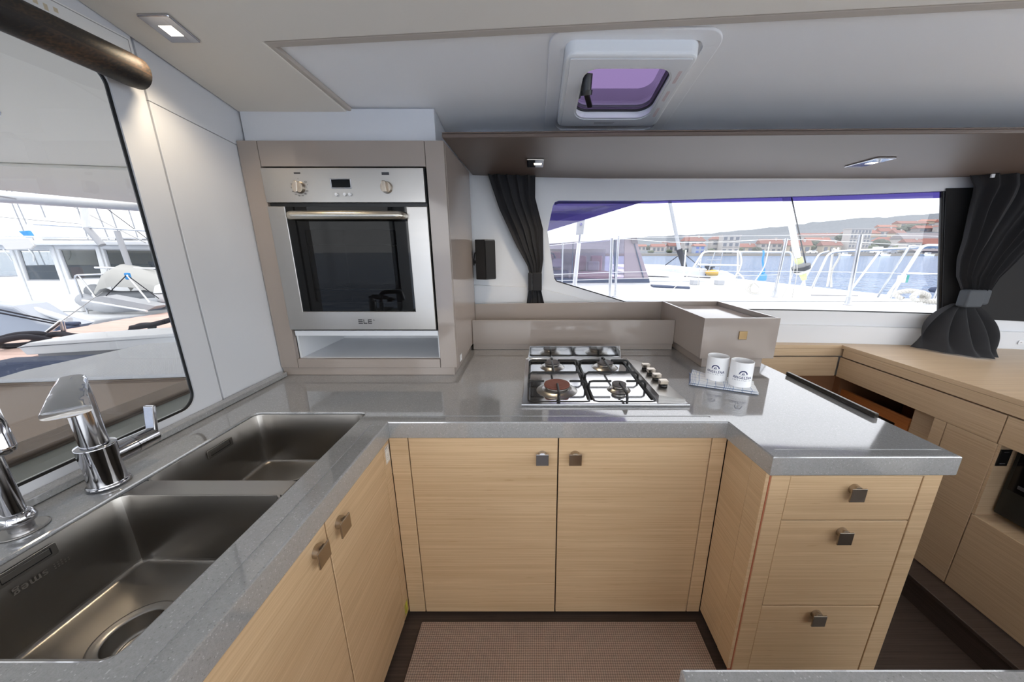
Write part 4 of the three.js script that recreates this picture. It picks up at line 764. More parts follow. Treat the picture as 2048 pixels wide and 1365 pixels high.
// ------------------------------------------------------------ outside: sea, far shore, hill, town
{
  const g = new THREE.PlaneGeometry(1600, 1300, 1, 1); g.rotateX(-Math.PI / 2); g.translate(100, -1.2, -300);
  const o = obj('sea', boxUV(g), M.water); o.userData.kind = 'structure';
}
const eRidge = lerpPts([[-3, 0.03], [-0.6, 0.028], [0.1, 0.026], [0.287, 0.034], [0.47, 0.043], [0.697, 0.066], [0.896, 0.086], [0.965, 0.089], [1.157, 0.107], [1.46, 0.12], [3, 0.13]]);
const eTown = lerpPts([[-3, 0.004], [0.2, 0.006], [0.5, 0.02], [0.75, 0.035], [0.9, 0.05], [1.05, 0.07], [1.2, 0.085], [3, 0.09]]);
function ground(b, D) {                                             // height of the hillside at bearing b (x per metre of depth) and depth D
  const e0 = -0.0095, e = D < 165 ? e0 : D < 330 ? e0 + (eTown(b) - e0) * (D - 165) / 165 : eTown(b) + (eRidge(b) - eTown(b)) * Math.min(1, (D - 330) / 570);
  const n = D > 330 ? (vnoise(b * 9, D / 90, 999, 999, 4) - 0.5) * 10 + (vnoise(b * 40, D / 25, 999, 999, 5) - 0.5) * 4 : 0;
  return 1.4 + e * D + n * Math.min(1, (D - 330) / 300);
}
{
  const rows = [], n = 150;
  for (const D of [165.2, 190, 215, 240, 265, 290, 315, 335, 370, 420, 480, 560, 640, 720, 800, 860, 900, 930]) { const r = []; for (let i = 0; i <= n; i++) { const b = -1.2 + 3.4 * i / n; r.push([b * D, D > 910 ? -1 : ground(b, D), -D]); } rows.push(r); }
  const h = obj('hills', boxUV(quads(rows)), M.hill); h.userData.kind = 'structure';
  const q = []; for (let i = 0; i < 40; i++) { const b0 = -1.2 + 3.4 * i / 40, b1 = -1.2 + 3.4 * (i + 1) / 40; q.push(bx(b0 * 162, b1 * 162, -1.3, -0.15, -166, -162)); }
  const k = obj('quay', q, M.shore); k.userData.kind = 'structure';
}
const stand = (b, e) => { let lo = 166, hi = 880; for (let i = 0; i < 40; i++) { const m = (lo + hi) / 2; if ((ground(b, m) - 1.4) / m < e) lo = m; else hi = m; } return (lo + hi) / 2; };
const RED = [hex(148, 102, 92), hex(140, 96, 88), hex(154, 110, 98), hex(132, 94, 88)].map((c) => std(c, 0.9));
const WALL = { w: std(hex(172, 168, 166), 0.9), c: std(hex(168, 156, 140), 0.9), b: std(hex(146, 156, 176), 0.9), g: std(hex(128, 122, 126), 0.9), d: std(hex(92, 92, 104), 0.9) };
const PANE = std(hex(90, 96, 110), 0.3), SHUT = std(hex(70, 100, 180), 0.7);
// bearing px from the view's middle, row, widths and heights are angular sizes; every house stands on the hillside
const px2b = (px) => (px - 1067) / 683 / 1.045, row2e = (py) => (500 - py) / 683 * 0.915;
const taken = [[-500, 500, -165.4, -163.3]];
function clear(b, D, W, dep) {                                     // steps up or down the slope to a free plot
  for (const d of [0, 3, -3, 6, -6, 9, -9, 12, -12, 16, 20, 25, 30, 36]) { const q = D + d; if (q < 166) continue; const x = b * q, r = [x - W / 2 - 0.7, x + W / 2 + 0.7, -q - dep - 0.7, -q + 0.7]; if (taken.every((t) => r[1] < t[0] || r[0] > t[1] || r[3] < t[2] || r[2] > t[3])) { taken.push(r); return q; } }
  return D;
}
function house(px, py, w, h, roof, wall, label, fl = 0, cols = 0, turn = 0) {
  const b = px2b(px), e = row2e(py), D0 = e < -0.0093 ? 167 : stand(b, e), k = D0 / 683 / 1.045, W = w * k, H = h * k, dep = Math.max(3.5, W * 0.3), D = clear(b, D0, W, dep), x = b * D, y = ground(b, D) - 0.3, z = -D;
  const t = new Thing('house', label, 'house', [x, y, z]), rh = roof === 'flat' ? 0.1 : Math.min(H * 0.45, W * 0.22), wh = H - rh;
  const put = (g) => { g.rotateY(turn); g.translate(x, y, z); return g; };
  t.part('wall', put(bx(-W / 2, W / 2, -1.5, wh, -dep, 0)), WALL[wall]);
  if (roof === 'flat') t.part('roof', put(bx(-W / 2 - 0.2, W / 2 + 0.2, wh, wh + 0.35, -dep - 0.2, 0.3)), WALL.w);
  else {
    const o = 0.5, hip = roof === 'hip' ? Math.min(W * 0.3, dep * 0.5) : 0, P = [[-W / 2 - o, wh, o], [W / 2 + o, wh, o], [W / 2 + o, wh, -dep - o], [-W / 2 - o, wh, -dep - o], [-W / 2 - o + hip, wh + rh, -dep / 2], [W / 2 + o - hip, wh + rh, -dep / 2]];
    const f = [[0, 1, 5], [0, 5, 4], [2, 3, 4], [2, 4, 5], [1, 2, 5], [3, 0, 4], [0, 3, 2], [0, 2, 1]], pos = []; for (const tr of f) for (const i of tr) pos.push(...P[i]);
    const g = new THREE.BufferGeometry(); g.setAttribute('position', new THREE.Float32BufferAttribute(pos, 3)); g.computeVertexNormals();
    t.part('roof', put(boxUV(g)), wall === 'd' || roof === 'grey' ? WALL.g : RED[Math.floor(hash(px, py, 3) * 4)]);
    if (roof !== 'grey' && w > 25) t.part('chimney', put(bx(W * 0.2, W * 0.2 + 0.8, wh + rh * 0.4, wh + rh * 1.25, -dep * 0.5, -dep * 0.5 + 0.8)), WALL.w);
  }
  for (let j = 0; j < fl; j++) for (let i = 0; i < cols; i++) {
    const fw = W / cols, fh = wh / fl, cx = -W / 2 + fw * (i + 0.5), cy = fh * (j + 0.55);
    const wn = t.part('window', put(bx(cx - fw * 0.27, cx + fw * 0.27, cy - fh * 0.26, cy + fh * 0.26, 0.01, 0.1)), wall === 'b' ? SHUT : PANE);
    if (fl > 2) t.part('sill', put(bx(cx - fw * 0.4, cx + fw * 0.4, cy - fh * 0.36, cy - fh * 0.29, 0.01, 0.4)), WALL.w, wn);
  }
}
house(1285, 501, 18, 13, 'gable', 'w', 'small red-roofed house at the left end of the shore, beside the grey canvas cabin', 1, 2);
house(1319, 504, 25, 17, 'gable', 'w', 'low wide house with orange roof on the left part of the shore', 1, 3);
house(1334, 497, 11, 15, 'hip', 'w', 'narrow tower-like house with red hip roof behind the low orange-roofed houses');
house(1354, 504, 28, 19, 'gable', 'w', 'house with two-step red roof left of the dark furled stay', 1, 3);
house(1390, 506, 42, 34, 'hip', 'w', 'big white house with broad red roof behind the blue-shuttered house', 2, 3);
house(1403, 508, 20, 20, 'gable', 'b', 'pale blue house with bright blue shutters on the shore', 2, 2);
house(1440, 506, 30, 34, 'hip', 'w', 'white house with orange hip roof left of the white balcony block', 2, 2);
house(1464, 509, 36, 36, 'flat', 'w', 'white flat-roofed block with long balconies near the middle of the window', 3, 3);
house(1497, 504, 33, 18, 'gable', 'c', 'cream house with wide pinkish red roof right of the balcony block', 1, 2);
house(1546, 504, 44, 27, 'gable', 'w', 'white terrace house with a row of upper windows behind the hanging blue jug', 2, 4);
house(1584, 502, 18, 18, 'gable', 'g', 'narrow grey house hidden partly by the white furled sail');
house(1604, 506, 46, 26, 'gable', 'c', 'cream house with bright orange roof right behind the furled sail', 1, 3);
house(1669, 506, 37, 24, 'gable', 'c', 'cream house with orange roof and two dark windows left of the tall apartment block', 1, 3);
house(1721, 510, 52, 48, 'flat', 'w', 'tall white five-storey apartment block behind the nearest steel stanchion', 5, 6, 0.2);
house(1640, 487, 46, 13, 'gable', 'c', 'wide cream house with low red roof on the slope behind the front row', 1, 3);
house(1645, 477, 78, 12, 'gable', 'w', 'very long low house under one red roof high behind the furled sail');
house(1727, 476, 66, 18, 'hip', 'c', 'large house with big red hip roof above the tall apartment block');
house(1774, 471, 34, 15, 'gable', 'w', 'white house with terrace windows right of the big red hip roof', 1, 3);
house(1801, 474, 42, 15, 'gable', 'c', 'cream gabled house with red roof on the middle slope', 1, 2, 0.4);
house(1780, 490, 44, 17, 'hip', 'w', 'white house with red hip roof just right of the apartment block');
house(1853, 490, 88, 26, 'grey', 'w', 'very wide hall with grey roof high at the right end of the town', 1, 6);
house(1832, 503, 32, 26, 'gable', 'w', 'white house with a red shop front below the grey-roofed hall', 1, 2);
house(1876, 502, 52, 26, 'hip', 'w', 'wide white shore house with small red dormers at the right end', 1, 5);
house(1855, 463, 46, 13, 'gable', 'g', 'grey-walled house with red roof above the grey-roofed hall', 1, 2);
house(1822, 453, 56, 12, 'gable', 'c', 'long cream house with red roof high on the hill', 1, 4);
house(1857, 449, 44, 9, 'hip', 'c', 'low house with dark red roof highest on the right slope');
house(1884, 452, 26, 14, 'gable', 'w', 'white gabled house at the top right beside the blind', 1, 2);
house(1884, 462, 26, 10, 'flat', 'w', 'small white flat-roofed house beside the blind below the gabled one');
house(1772, 458, 34, 10, 'gable', 'w', 'small white house with red roof near the skyline of the town');
house(1868, 510, 58, 10, 'gable', 'd', 'dark low restaurant with a red awning roof on the quay at the right');
function tree(px, py, w, h, dark, label) {
  const b = px2b(px), e = row2e(py), D0 = e < -0.0093 ? 168 : stand(b, e), k = D0 / 683 / 1.045, W = w * k, H = h * k, D = clear(b, D0, W, W * 0.8) + W * 0.4, x = b * D, y = ground(b, D) - 0.2, z = -D, s = px * 3 + py;
  const t = new Thing('tree', label, 'tree', [x, y, z], 'trees along the far shore'), gs = [];
  for (let i = 0; i < 5; i++) {
    const g = new THREE.IcosahedronGeometry(1, 2), p = g.attributes.position, r = W * (0.26 + 0.1 * hash(i, s, 1));
    for (let j = 0; j < p.count; j++) { const v = new THREE.Vector3().fromBufferAttribute(p, j), n = 0.75 + 0.5 * vnoise(v.x * 2.5 + i * 7 + 20, v.y * 2.5 + v.z * 2 + 20, 999, 999, s); p.setXYZ(j, v.x * n, v.y * n, v.z * n); }
    g.computeVertexNormals(); g.scale(r, Math.min(r, H * 0.45), r); g.translate(x + (hash(i, s, 2) - 0.5) * W * 0.6, y + H * (0.45 + 0.25 * hash(i, s, 3)), z + (hash(i, s, 4) - 0.5) * W * 0.3); gs.push(g.toNonIndexed());
  }
  t.part('foliage', gs, dark ? M.leafDark : M.leaf); t.part('trunk', rod([x, y - 0.5, z], [x, y + H * 0.5, z], 0.18, 0.12, 6), M.shore);
}
for (const [px, py, w, h, d, label] of [
  [1300, 500, 12, 10, 1, 'small dark tree behind the first red-roofed house at the left'],
  [1304, 506, 12, 6, 0, 'low green bush before the orange-roofed house at the left shore'],
  [1342, 506, 12, 7, 0, 'low green bush below the tower-like house'],
  [1372, 508, 10, 8, 1, 'small dark tree left of the big white hip-roofed house'],
  [1425, 508, 16, 10, 0, 'green bush between the blue-shuttered house and its white neighbour'],
  [1481, 507, 20, 11, 0, 'green bush right of the balcony block on the shore'],
  [1519, 506, 16, 12, 1, 'dark tree between the cream house and the terrace house'],
  [1575, 505, 12, 16, 1, 'dark tree just left of the furled sail'],
  [1632, 500, 22, 18, 1, 'broad dark tree right of the orange roof behind the furled sail'],
  [1624, 509, 18, 16, 0, 'tall green tree on the quay right of the furled sail'],
  [1687, 507, 14, 11, 0, 'green bush left of the tall apartment block on the shore'],
  [1685, 482, 24, 14, 1, 'dark tree above the orange roof with two dark windows'],
  [1700, 494, 16, 8, 0, 'green bush halfway up beside the apartment block'],
  [1765, 498, 30, 18, 1, 'broad dark tree right of the apartment block'],
  [1752, 508, 18, 14, 0, 'green bush on the quay behind the white box van'],
  [1800, 487, 20, 10, 1, 'dark tree right of the red hip roof beside the apartment block'],
  [1825, 464, 34, 12, 1, 'wide dark tree line below the top houses on the right slope'],
  [1795, 464, 22, 9, 1, 'dark tree left of the wide tree line on the right slope'],
  [1812, 503, 28, 9, 0, 'wide green hedge before the white house with the red shop front'],
  [1893, 492, 16, 14, 1, 'dark tree at the far right beside the blind']]) tree(px, py, w, h, d, label);
function car(px, m, label) {
  const x = px2b(px) * 165, y = -0.15, z = -164.4, t = new Thing('car', label, 'car', [x, y, z]), prof = [[-2.1, 0.3], [-2.1, 0.8], [-1.3, 0.95], [-0.8, 1.45], [0.9, 1.45], [1.5, 0.95], [2.1, 0.85], [2.1, 0.3]];
  t.part('body', prism(prof.map(([a, b]) => [a + x, b + y]), 'z', z - 0.8, z + 0.8, [], 0.06), m); t.part('window', bx(x - 0.75, x + 0.85, y + 1.0, y + 1.35, z + 0.8, z + 0.82), PANE);
  for (const a of [-1.3, 1.3]) t.part('wheel', rod([x + a, y + 0.32, z + 0.6], [x + a, y + 0.32, z + 0.84], 0.32, 0.32, 12), M.black);
}
car(1417, M.black, 'dark car parked on the quay below the blue-shuttered house'); car(1458, std(hex(90, 94, 104), 0.4), 'grey car parked on the quay below the balcony block'); car(1788, std(hex(130, 136, 150), 0.4), 'grey car parked on the quay right of the white van'); car(1811, M.black, 'dark car parked on the quay at the right, nearest the restaurant'); car(1628, M.gel, 'white car parked on the quay right of the furled sail');
{ const x = px2b(1759) * 165, z = -164.4, t = new Thing('van', 'white box van parked on the quay right of the apartment block', 'van', [x, -0.15, z]); t.part('box_body', bx(x - 1.6, x + 1.6, 0.4, 2.9, z - 1, z + 1, 0.1), M.gel); t.part('cab', bx(x - 2.6, x - 1.65, 0.2, 1.9, z - 1, z + 1, 0.15), M.gel); for (const a of [-2, 1]) t.part('wheel', rod([x + a, 0.2, z + 0.8], [x + a, 0.2, z + 1.02], 0.36, 0.36, 12), M.black); }
for (const [px, label] of [[1693, 'small white moored boat on the far shore left of the apartment block'], [1772, 'small white moored boat on the far shore below the white van'], [1860, 'white motor boat with a raised mast moored in front of the restaurant']]) {
  const x = px2b(px) * 160, z = -159, t = new Thing('motor_boat', label, 'boat', [x, -1.2, z]);
  t.part('hull', prism([[x - 2.8, -0.35], [x + 2.6, -0.45], [x + 2.2, -1.25], [x - 1.9, -1.25]], 'z', z - 0.9, z + 0.9, [], 0.1), M.gel); t.part('cabin', bx(x - 0.8, x + 1, -0.4, 0.35, z - 0.6, z + 0.6, 0.1), M.gel); t.part('windscreen', bx(x - 0.75, x + 0.95, -0.1, 0.2, z + 0.6, z + 0.63), PANE);
}
// ------------------------------------------------------------ outside right: our side deck and the boats alongside
{
  const t = new Thing('side_deck', 'white side deck of this boat just outside the long window', 'deck', [1.5, 0.88, -2.9]);
  t.part('deck_plate', prism([[-1.25, -2.26], [3.35, -2.26], [4.45, -2.6], [4.42, -3.6], [3.4, -3.62], [-1.25, -3.62]], 'y', 0.72, 0.88, [], 0.02), M.gel);
  t.part('toe_rail', bx(-1.2, 4.3, 0.881, 0.905, -3.6, -3.54, 0.01), M.gel);
  t.part('hull_side', bx(-1.25, 4.4, -1.15, 0.719, -3.55, -3.3), M.gel);
  t.part('deck_step', prism([[1.55, -2.27], [3.3, -2.27], [3.9, -2.5], [3.9, -2.62], [1.55, -2.75]], 'y', 0.881, 0.93, [], 0.015), M.gel);
  t.part('deck_vent', bx(1.95, 2.06, 0.931, 0.936, -2.6, -2.57, 0.002), M.gelGrey);
}
const ST = (name, a, b, label, r = 0.0155) => { const t = new Thing(name, label, 'stanchion', a); t.part('tube', rod(a, b, r, r * 0.95, 14), M.inox); t.part('socket', [rod(a, [a[0], a[1] + 0.07, a[2]].map((v, i) => v + (b[i] - a[i]) * 0.0), r * 1.35, r * 1.35, 14), bx(a[0] - 0.035, a[0] + 0.035, a[1], a[1] + 0.006, a[2] - 0.03, a[2] + 0.03, 0.003)], M.inox); t.part('eye', rod([b[0] - 0.012, b[1] - 0.01, b[2]], [b[0] + 0.012, b[1] - 0.01, b[2]], 0.006), M.inox); return t; };
ST('stanchion', [3.09, 0.881, -3.34], [3.06, 1.54, -3.34], 'steel guardrail stanchion nearest the window, in front of the apartment block', 0.019);
ST('stanchion', [0.77, 0.881, -3.45], [0.76, 1.51, -3.45], 'thick steel stanchion left of its twin in front of the canvas cabin', 0.0165);
ST('stanchion', [0.93, 0.881, -3.9], [0.93, 1.545, -3.9], 'slim steel stanchion right of its twin in front of the canvas cabin', 0.013);
ST('stanchion', [2.77, 0.881, -3.93], [2.79, 1.525, -3.93], 'steel stanchion hung with ropes beside the furled sail', 0.017);
ST('stanchion', [0.31, 0.881, -3.75], [0.31, 1.47, -3.75], 'thin white-looking post at the left end of the long window', 0.008);
const wire = (label, pts, r = 0.0035) => single('lifeline', curve(pts, r, Math.max(12, pts.length * 12), 6), std(hex(222, 222, 224), 0.45, 0.3), label, 'wire');
wire('highest thin guard wire running across the hill to the nearest stanchion', [[-0.6, 1.50, -3.45], [0.76, 1.512, -3.45], [2.0, 1.53, -3.38], [3.06, 1.538, -3.34], [4.2, 1.525, -3.5]], 0.0025);
wire('lower guard wire of this boat passing behind the nearest stanchion fitting', [[-0.6, 1.13, -3.45], [0.76, 1.185, -3.45], [1.8, 1.20, -3.4], [3.06, 1.195, -3.34], [3.88, 1.165, -3.62]]);
wire('upper guard wire of the neighbour running over the canvas cabin to the right-hand rail', [[-0.4, 1.39, -3.9], [0.76, 1.505, -3.9], [0.93, 1.52, -3.9], [1.5, 1.485, -3.9], [2.0, 1.485, -3.9], [2.79, 1.515, -3.93], [4.26, 1.45, -3.95]]);
wire('lower guard wire of the neighbour crossing the canvas cabin windows', [[-0.4, 1.045, -3.9], [0.93, 1.085, -3.9], [2.77, 1.13, -3.93]]);
{
  const t = new Thing('gate_strut', 'white telescopic strut with a grey block at its top in front of the canvas cabin', 'strut', [0.38, 1.0, -3.2]);
  t.part('cylinder', rod([0.375, 1.0, -3.2], [0.41, 1.46, -3.2], 0.021, 0.018, 16), M.gel); t.part('piston', rod([0.41, 1.46, -3.2], [0.418, 1.545, -3.2], 0.009), M.inox);
  t.part('fork', prism([[0.385, 1.655], [0.455, 1.665], [0.445, 1.535], [0.38, 1.53]], 'z', -3.215, -3.185, [], 0.006), M.gelGrey); t.part('bolt', rod([0.42, 1.62, -3.19], [0.42, 1.62, -3.175], 0.014, 0.012, 12), M.inox);
  t.part('foot', rod([0.372, 0.881, -3.2], [0.375, 1.0, -3.2], 0.009), M.inox);
}
{
  const t = new Thing('pulpit_rail', 'bright steel pulpit rail bent over the coiled thick rope at the right', 'rail', [4.0, 0.88, -3.6]);
  t.part('leg', pipe([[3.77, 0.881, -3.62], [4.0, 1.445, -3.65], [4.75, 1.43, -3.55]], 0.017, 0.06, 12), M.inox);
  t.part('leg', rod([3.70, 0.881, -3.6], [3.885, 1.17, -3.64], 0.012), M.inox);
  t.part('leg', rod([4.235, 0.881, -3.6], [4.33, 1.43, -3.62], 0.017), M.inox);
  t.part('leg', rod([3.93, 0.881, -3.9], [3.95, 1.44, -3.72], 0.012), M.inox);
  t.part('mid_rail', rod([3.875, 1.165, -3.64], [4.8, 1.14, -3.56], 0.012), M.inox);
  t.part('top_brace', rod([3.95, 1.44, -3.72], [4.75, 1.40, -3.6], 0.012), M.inox);
}
{
  const t = new Thing('name_board', 'small white board with a teal end hanging under the pulpit rail', 'board', [3.97, 1.1, -3.7]);
  t.part('board', bx(3.905, 4.0, 1.06, 1.14, -3.72, -3.712, 0.003), M.gel); t.part('end_strip', bx(4.0005, 4.028, 1.062, 1.142, -3.72, -3.712, 0.002), M.teal);
}
{ // a thick laid rope: three strands twisted round a knotted path
  const t = new Thing('mooring_rope', 'thick grey laid rope knotted on the deck corner below the pulpit rail', 'rope', [3.9, 0.9, -3.4]);
  const P = new THREE.CatmullRomCurve3([[3.70, 0.925, -3.42], [3.66, 0.97, -3.46], [3.73, 1.005, -3.42], [3.83, 0.985, -3.38], [3.84, 0.93, -3.36], [3.76, 0.925, -3.35], [3.70, 0.955, -3.33], [3.76, 1.0, -3.34], [3.86, 0.965, -3.34], [3.88, 0.915, -3.38], [3.98, 0.905, -3.36], [4.12, 0.90, -3.3], [4.2, 0.9, -3.32]].map(V));
  for (let s = 0; s < 3; s++) { const fr = P.computeFrenetFrames(260), pts = []; for (let i = 0; i <= 260; i++) { const f = i / 260, a = f * 95 + s * 2.094, c = P.getPointAt(f); c.addScaledVector(fr.normals[i], Math.cos(a) * 0.012).addScaledVector(fr.binormals[i], Math.sin(a) * 0.012); pts.push(c); } t.part('strand', new THREE.TubeGeometry(new THREE.CatmullRomCurve3(pts), 520, 0.0125, 6), M.rope); }
}
single('mooring_float', lathe([[0.0005, -0.06], [0.025, -0.05], [0.032, 0], [0.025, 0.05], [0.008, 0.075], [0.0005, 0.08]], 0, 0, 0, 20).rotateZ(Math.PI / 2).translate(4.36, 0.985, -3.72), M.navy, 'small dark float hanging at the right rail leg above the water', 'float');
{
  const t = new Thing('catamaran', 'white catamaran alongside with a grey canvas cabin seen through the long window', 'boat', [1.2, 0.88, -5.5]);
  t.part('deck', prism([[-3, -3.72], [3.3, -3.72], [4.3, -4.12], [4.1, -5.2], [3.87, -6.5], [3.0, -7.2], [-3, -8.0]], 'y', 0.7, 0.88, [], 0.03), M.gel);
  t.part('hull', prism([[-3, -3.8], [3.2, -3.8], [4.0, -4.2], [3.7, -6.4], [-3, -7.8]], 'y', -1.15, 0.699), M.gel);
  t.part('coach_roof', prism([[1.7, 0.881], [3.2, 0.881], [3.05, 0.93], [2.6, 0.985], [1.7, 1.0]], 'z', -7.6, -6.0, [], 0.01), M.gel);
  t.part('coach_roof', prism([[1.4, 0.881], [2.95, 0.881], [2.8, 0.95], [1.4, 0.95]], 'z', -6.6, -5.9, [], 0.01), M.gel);
  for (const x of [2.44, 2.82]) t.part('locker', bx(x, x + 0.11, 0.881, 0.955, -5.4, -5.28, 0.01), M.gelGrey);
  const ha = t.part('hatch', prism([[1.75, -5.15], [2.2, -4.85], [2.15, -4.72], [1.72, -4.95]], 'y', 0.882, 0.905, [], 0.004), M.navy);
  t.part('cable', curve([[2.55, 0.965, -5.86], [2.7, 0.962, -5.86], [3.0, 0.945, -5.88]], 0.012, 20), M.ropeDark); t.part('cable', curve([[1.8, 0.972, -5.9], [2.1, 0.965, -5.88], [2.3, 0.955, -5.88]], 0.009, 20), M.ropeDark); t.part('rod', rod([3.25, 0.89, -4.0], [3.75, 0.89, -3.95], 0.006), M.wire);
  t.part('hardtop', prism([[-3, 1.42], [0.2, 1.49], [1.54, 1.585], [1.87, 1.635], [1.88, 1.665], [1.41, 1.81], [0.84, 1.92], [-3, 2.15]], 'z', -8.2, -5.4, [], 0.02), M.gel);
  // canvas cabin: clear tinted panels between canvas strips
  const zb = (y) => -5.62, pan = (a, m, n2, p) => t.part(n2, prism(a, 'z', -5.64, -5.63), m, p);
  t.part('canvas_band', prism([[-1.5, 0.885], [1.895, 0.885], [1.88, 0.945], [-1.5, 0.965]], 'z', -5.66, -5.62, [], 0.004), M.navy);
  const cl = t.part('canvas_side', prism([[1.475, 0.946], [1.88, 0.946], [1.62, 1.575], [1.44, 1.56]], 'z', -5.655, -5.63, [], 0.003), M.mesh);
  pan([[-1.5, 0.966], [0.62, 0.962], [0.62, 1.53], [-1.5, 1.40]], M.vinyl, 'clear_panel'); pan([[0.63, 0.96], [1.47, 0.95], [1.435, 1.56], [0.63, 1.53]], M.vinyl, 'clear_panel');
  t.part('seam', rod([0.625, 0.95, -5.61], [0.625, 1.53, -5.61], 0.008), M.navy); t.part('seam', rod([1.79, 0.95, -5.62], [1.57, 1.57, -5.62], 0.009), M.navy); t.part('seam', rod([1.33, 0.95, -5.62], [1.28, 1.55, -5.62], 0.02), M.navy); 
  t.part('canvas_corner', prism([[1.56, 1.50], [1.655, 1.50], [1.625, 1.60], [1.53, 1.59]], 'z', -5.63, -5.6, [], 0.004), std(hex(120, 112, 122), 0.9));
  t.part('cockpit_wall', bx(-1.5, 1.5, 0.7, 1.42, -7.4, -7.35), M.gelGrey);
  t.part('seat', [bx(0.1, 0.5, 0.7, 1.12, -6.6, -6.2, 0.03), bx(0.1, 0.5, 1.12, 1.38, -6.6, -6.5, 0.03)], M.pinkSeat); t.part('seat', [bx(0.72, 1.4, 0.7, 1.02, -6.7, -6.2, 0.03), bx(0.75, 1.0, 1.02, 1.3, -6.7, -6.6, 0.03), bx(1.08, 1.3, 1.02, 1.3, -6.7, -6.6, 0.03)], M.pinkSeat);
  t.part('engine_box', bx(-0.2, 0.6, 0.7, 1.06, -6.18, -5.9, 0.02), M.navy); t.part('cushion', bx(1.0, 1.22, 1.02, 1.2, -6.55, -6.45, 0.03), M.gelGrey); t.part('cushion', bx(0.32, 0.5, 1.1, 1.26, -6.15, -6.05, 0.03), M.gelGrey);
  const wh = new THREE.TorusGeometry(0.13, 0.014, 8, 30); wh.rotateY(0.9); wh.translate(0.3, 1.22, -6.0); t.part('steering_wheel', wh, M.navy);
}
{
  const t = new Thing('pulpit_rail', 'white steel bow rail of the neighbouring boat beyond the furled sail', 'rail', [4, 0.88, -4.7]);
  t.part('leg', pipe([[3.85, 0.886, -4.75], [3.97, 1.34, -4.75], [4.05, 1.38, -4.75], [5.2, 1.44, -4.6]], 0.016, 0.05, 12), M.inox); t.part('leg', pipe([[3.72, 0.886, -4.8], [3.93, 1.35, -4.85], [4.05, 1.385, -4.85]], 0.012, 0.04, 10), M.inox);
  t.part('leg', rod([4.28, 0.886, -4.62], [4.62, 1.40, -4.7], 0.014), M.inox);
}
{
  const t = new Thing('pulpit_rail', 'far white bow rail hung with pale ropes and a blue jug', 'rail', [4, 0.7, -7]);
  t.part('rail', pipe([[3.1, 0.86, -7], [3.36, 1.35, -7], [3.45, 1.375, -7], [5.1, 1.36, -7], [5.16, 1.25, -7], [5.2, 0.72, -7]], 0.018, 0.06, 10), M.gel); t.part('mid_rail', rod([3.3, 1.12, -7], [4.14, 1.1, -7], 0.018), M.gel); t.part('post', rod([4.13, 1.36, -7], [4.1, 0.7, -7], 0.016), M.gelGrey); t.part('post', rod([3.02, 1.4, -7], [3.03, 0.9, -7], 0.014), M.gel);
  const lad = t.part('ladder', [rod([3.62, 0.97, -7.2], [3.70, 1.35, -7.2], 0.010), rod([3.84, 0.97, -7.2], [3.86, 1.35, -7.2], 0.010), rod([3.64, 1.08, -7.2], [3.85, 1.08, -7.2], 0.009), rod([3.56, 1.2, -7.2], [3.86, 1.2, -7.2], 0.009)], M.gelGrey);
}
{
  const t = new Thing('furled_sail', 'white furled headsail on its stay with a lime and black drum', 'sail', [3.55, 1.0, -4.6]);
  t.part('sail_roll', rod([3.02, 2.4, -4.6], [3.462, 1.305, -4.6], 0.042, 0.034, 14), M.gel);
  t.part('stay', rod([3.05, 2.4, -4.56], [3.56, 1.235, -4.58], 0.008), M.ropeDark);
  t.part('cap', rod([3.465, 1.30, -4.6], [3.50, 1.235, -4.6], 0.05, 0.045, 16), M.lime);
  t.part('drum', rod([3.52, 1.20, -4.6], [3.54, 1.15, -4.6], 0.105, 0.1, 24), M.black); t.part('drum_line', rod([3.54, 1.149, -4.6], [3.56, 1.11, -4.6], 0.095, 0.07, 24), M.rope);
  t.part('cap', rod([3.56, 1.11, -4.6], [3.60, 1.02, -4.6], 0.045, 0.03, 16), M.lime); t.part('tack', rod([3.60, 1.02, -4.6], [3.64, 0.882, -4.6], 0.012), M.inox);
}
{
  const t = new Thing('furled_sail', 'slim grey stay with a black foot on the boat beyond the canvas cabin', 'sail', [4.3, 0.8, -10]);
  t.part('stay', rod([3.5, 3.4, -10], [4.12, 1.42, -10], 0.045, 0.05, 10), M.gelGrey); t.part('foot', rod([4.12, 1.42, -10], [4.33, 0.92, -10], 0.085, 0.07, 12), M.ropeDark); t.part('turnbuckle', rod([4.33, 0.92, -10], [4.4, 0.7, -10], 0.04, 0.03, 8), M.gelGrey);
  t.part('wire', rod([4.16, 1.28, -10], [3.6, 0.85, -10], 0.012, 0.012, 6), M.ropeDark); t.part('wire', rod([4.22, 1.34, -10], [4.95, 0.8, -10], 0.012, 0.012, 6), M.ropeDark);
}
{
  const t = new Thing('boat_hull', 'far white hull with a dark lashing over an orange fender', 'boat', [3.8, 0.4, -8.8]);
  t.part('hull', prism([[2.3, -0.9], [2.3, 0.98], [3.1, 1.0], [4.1, 0.965], [4.75, 0.90], [5.0, 0.80], [5.1, 0.68], [4.9, -0.9]], 'z', -10.5, -8.6, [], 0.04), M.gel);
  t.part('lashing', [curve([[4.2, 1.0, -8.55], [4.28, 1.05, -8.5], [4.36, 0.99, -8.55], [4.3, 0.95, -8.5], [4.2, 1.02, -8.52], [4.42, 1.02, -8.52]], 0.035, 40), rod([4.26, 0.96, -8.5], [4.24, 0.8, -8.55], 0.018), rod([4.36, 0.96, -8.5], [4.34, 0.8, -8.55], 0.018)], M.ropeDark);
  t.part('fender', lathe([[0.0005, -0.16], [0.07, -0.13], [0.085, 0], [0.06, 0.12], [0.0005, 0.16]], 0, 0, 0, 16).rotateZ(1.5).translate(4.36, 0.86, -8.5), M.orangeFloat);
}
const hang = (label, pts, r = 0.014) => single('hanging_rope', pts.map((p) => curve(p, r, 30, 6)), M.rope, label, 'rope');
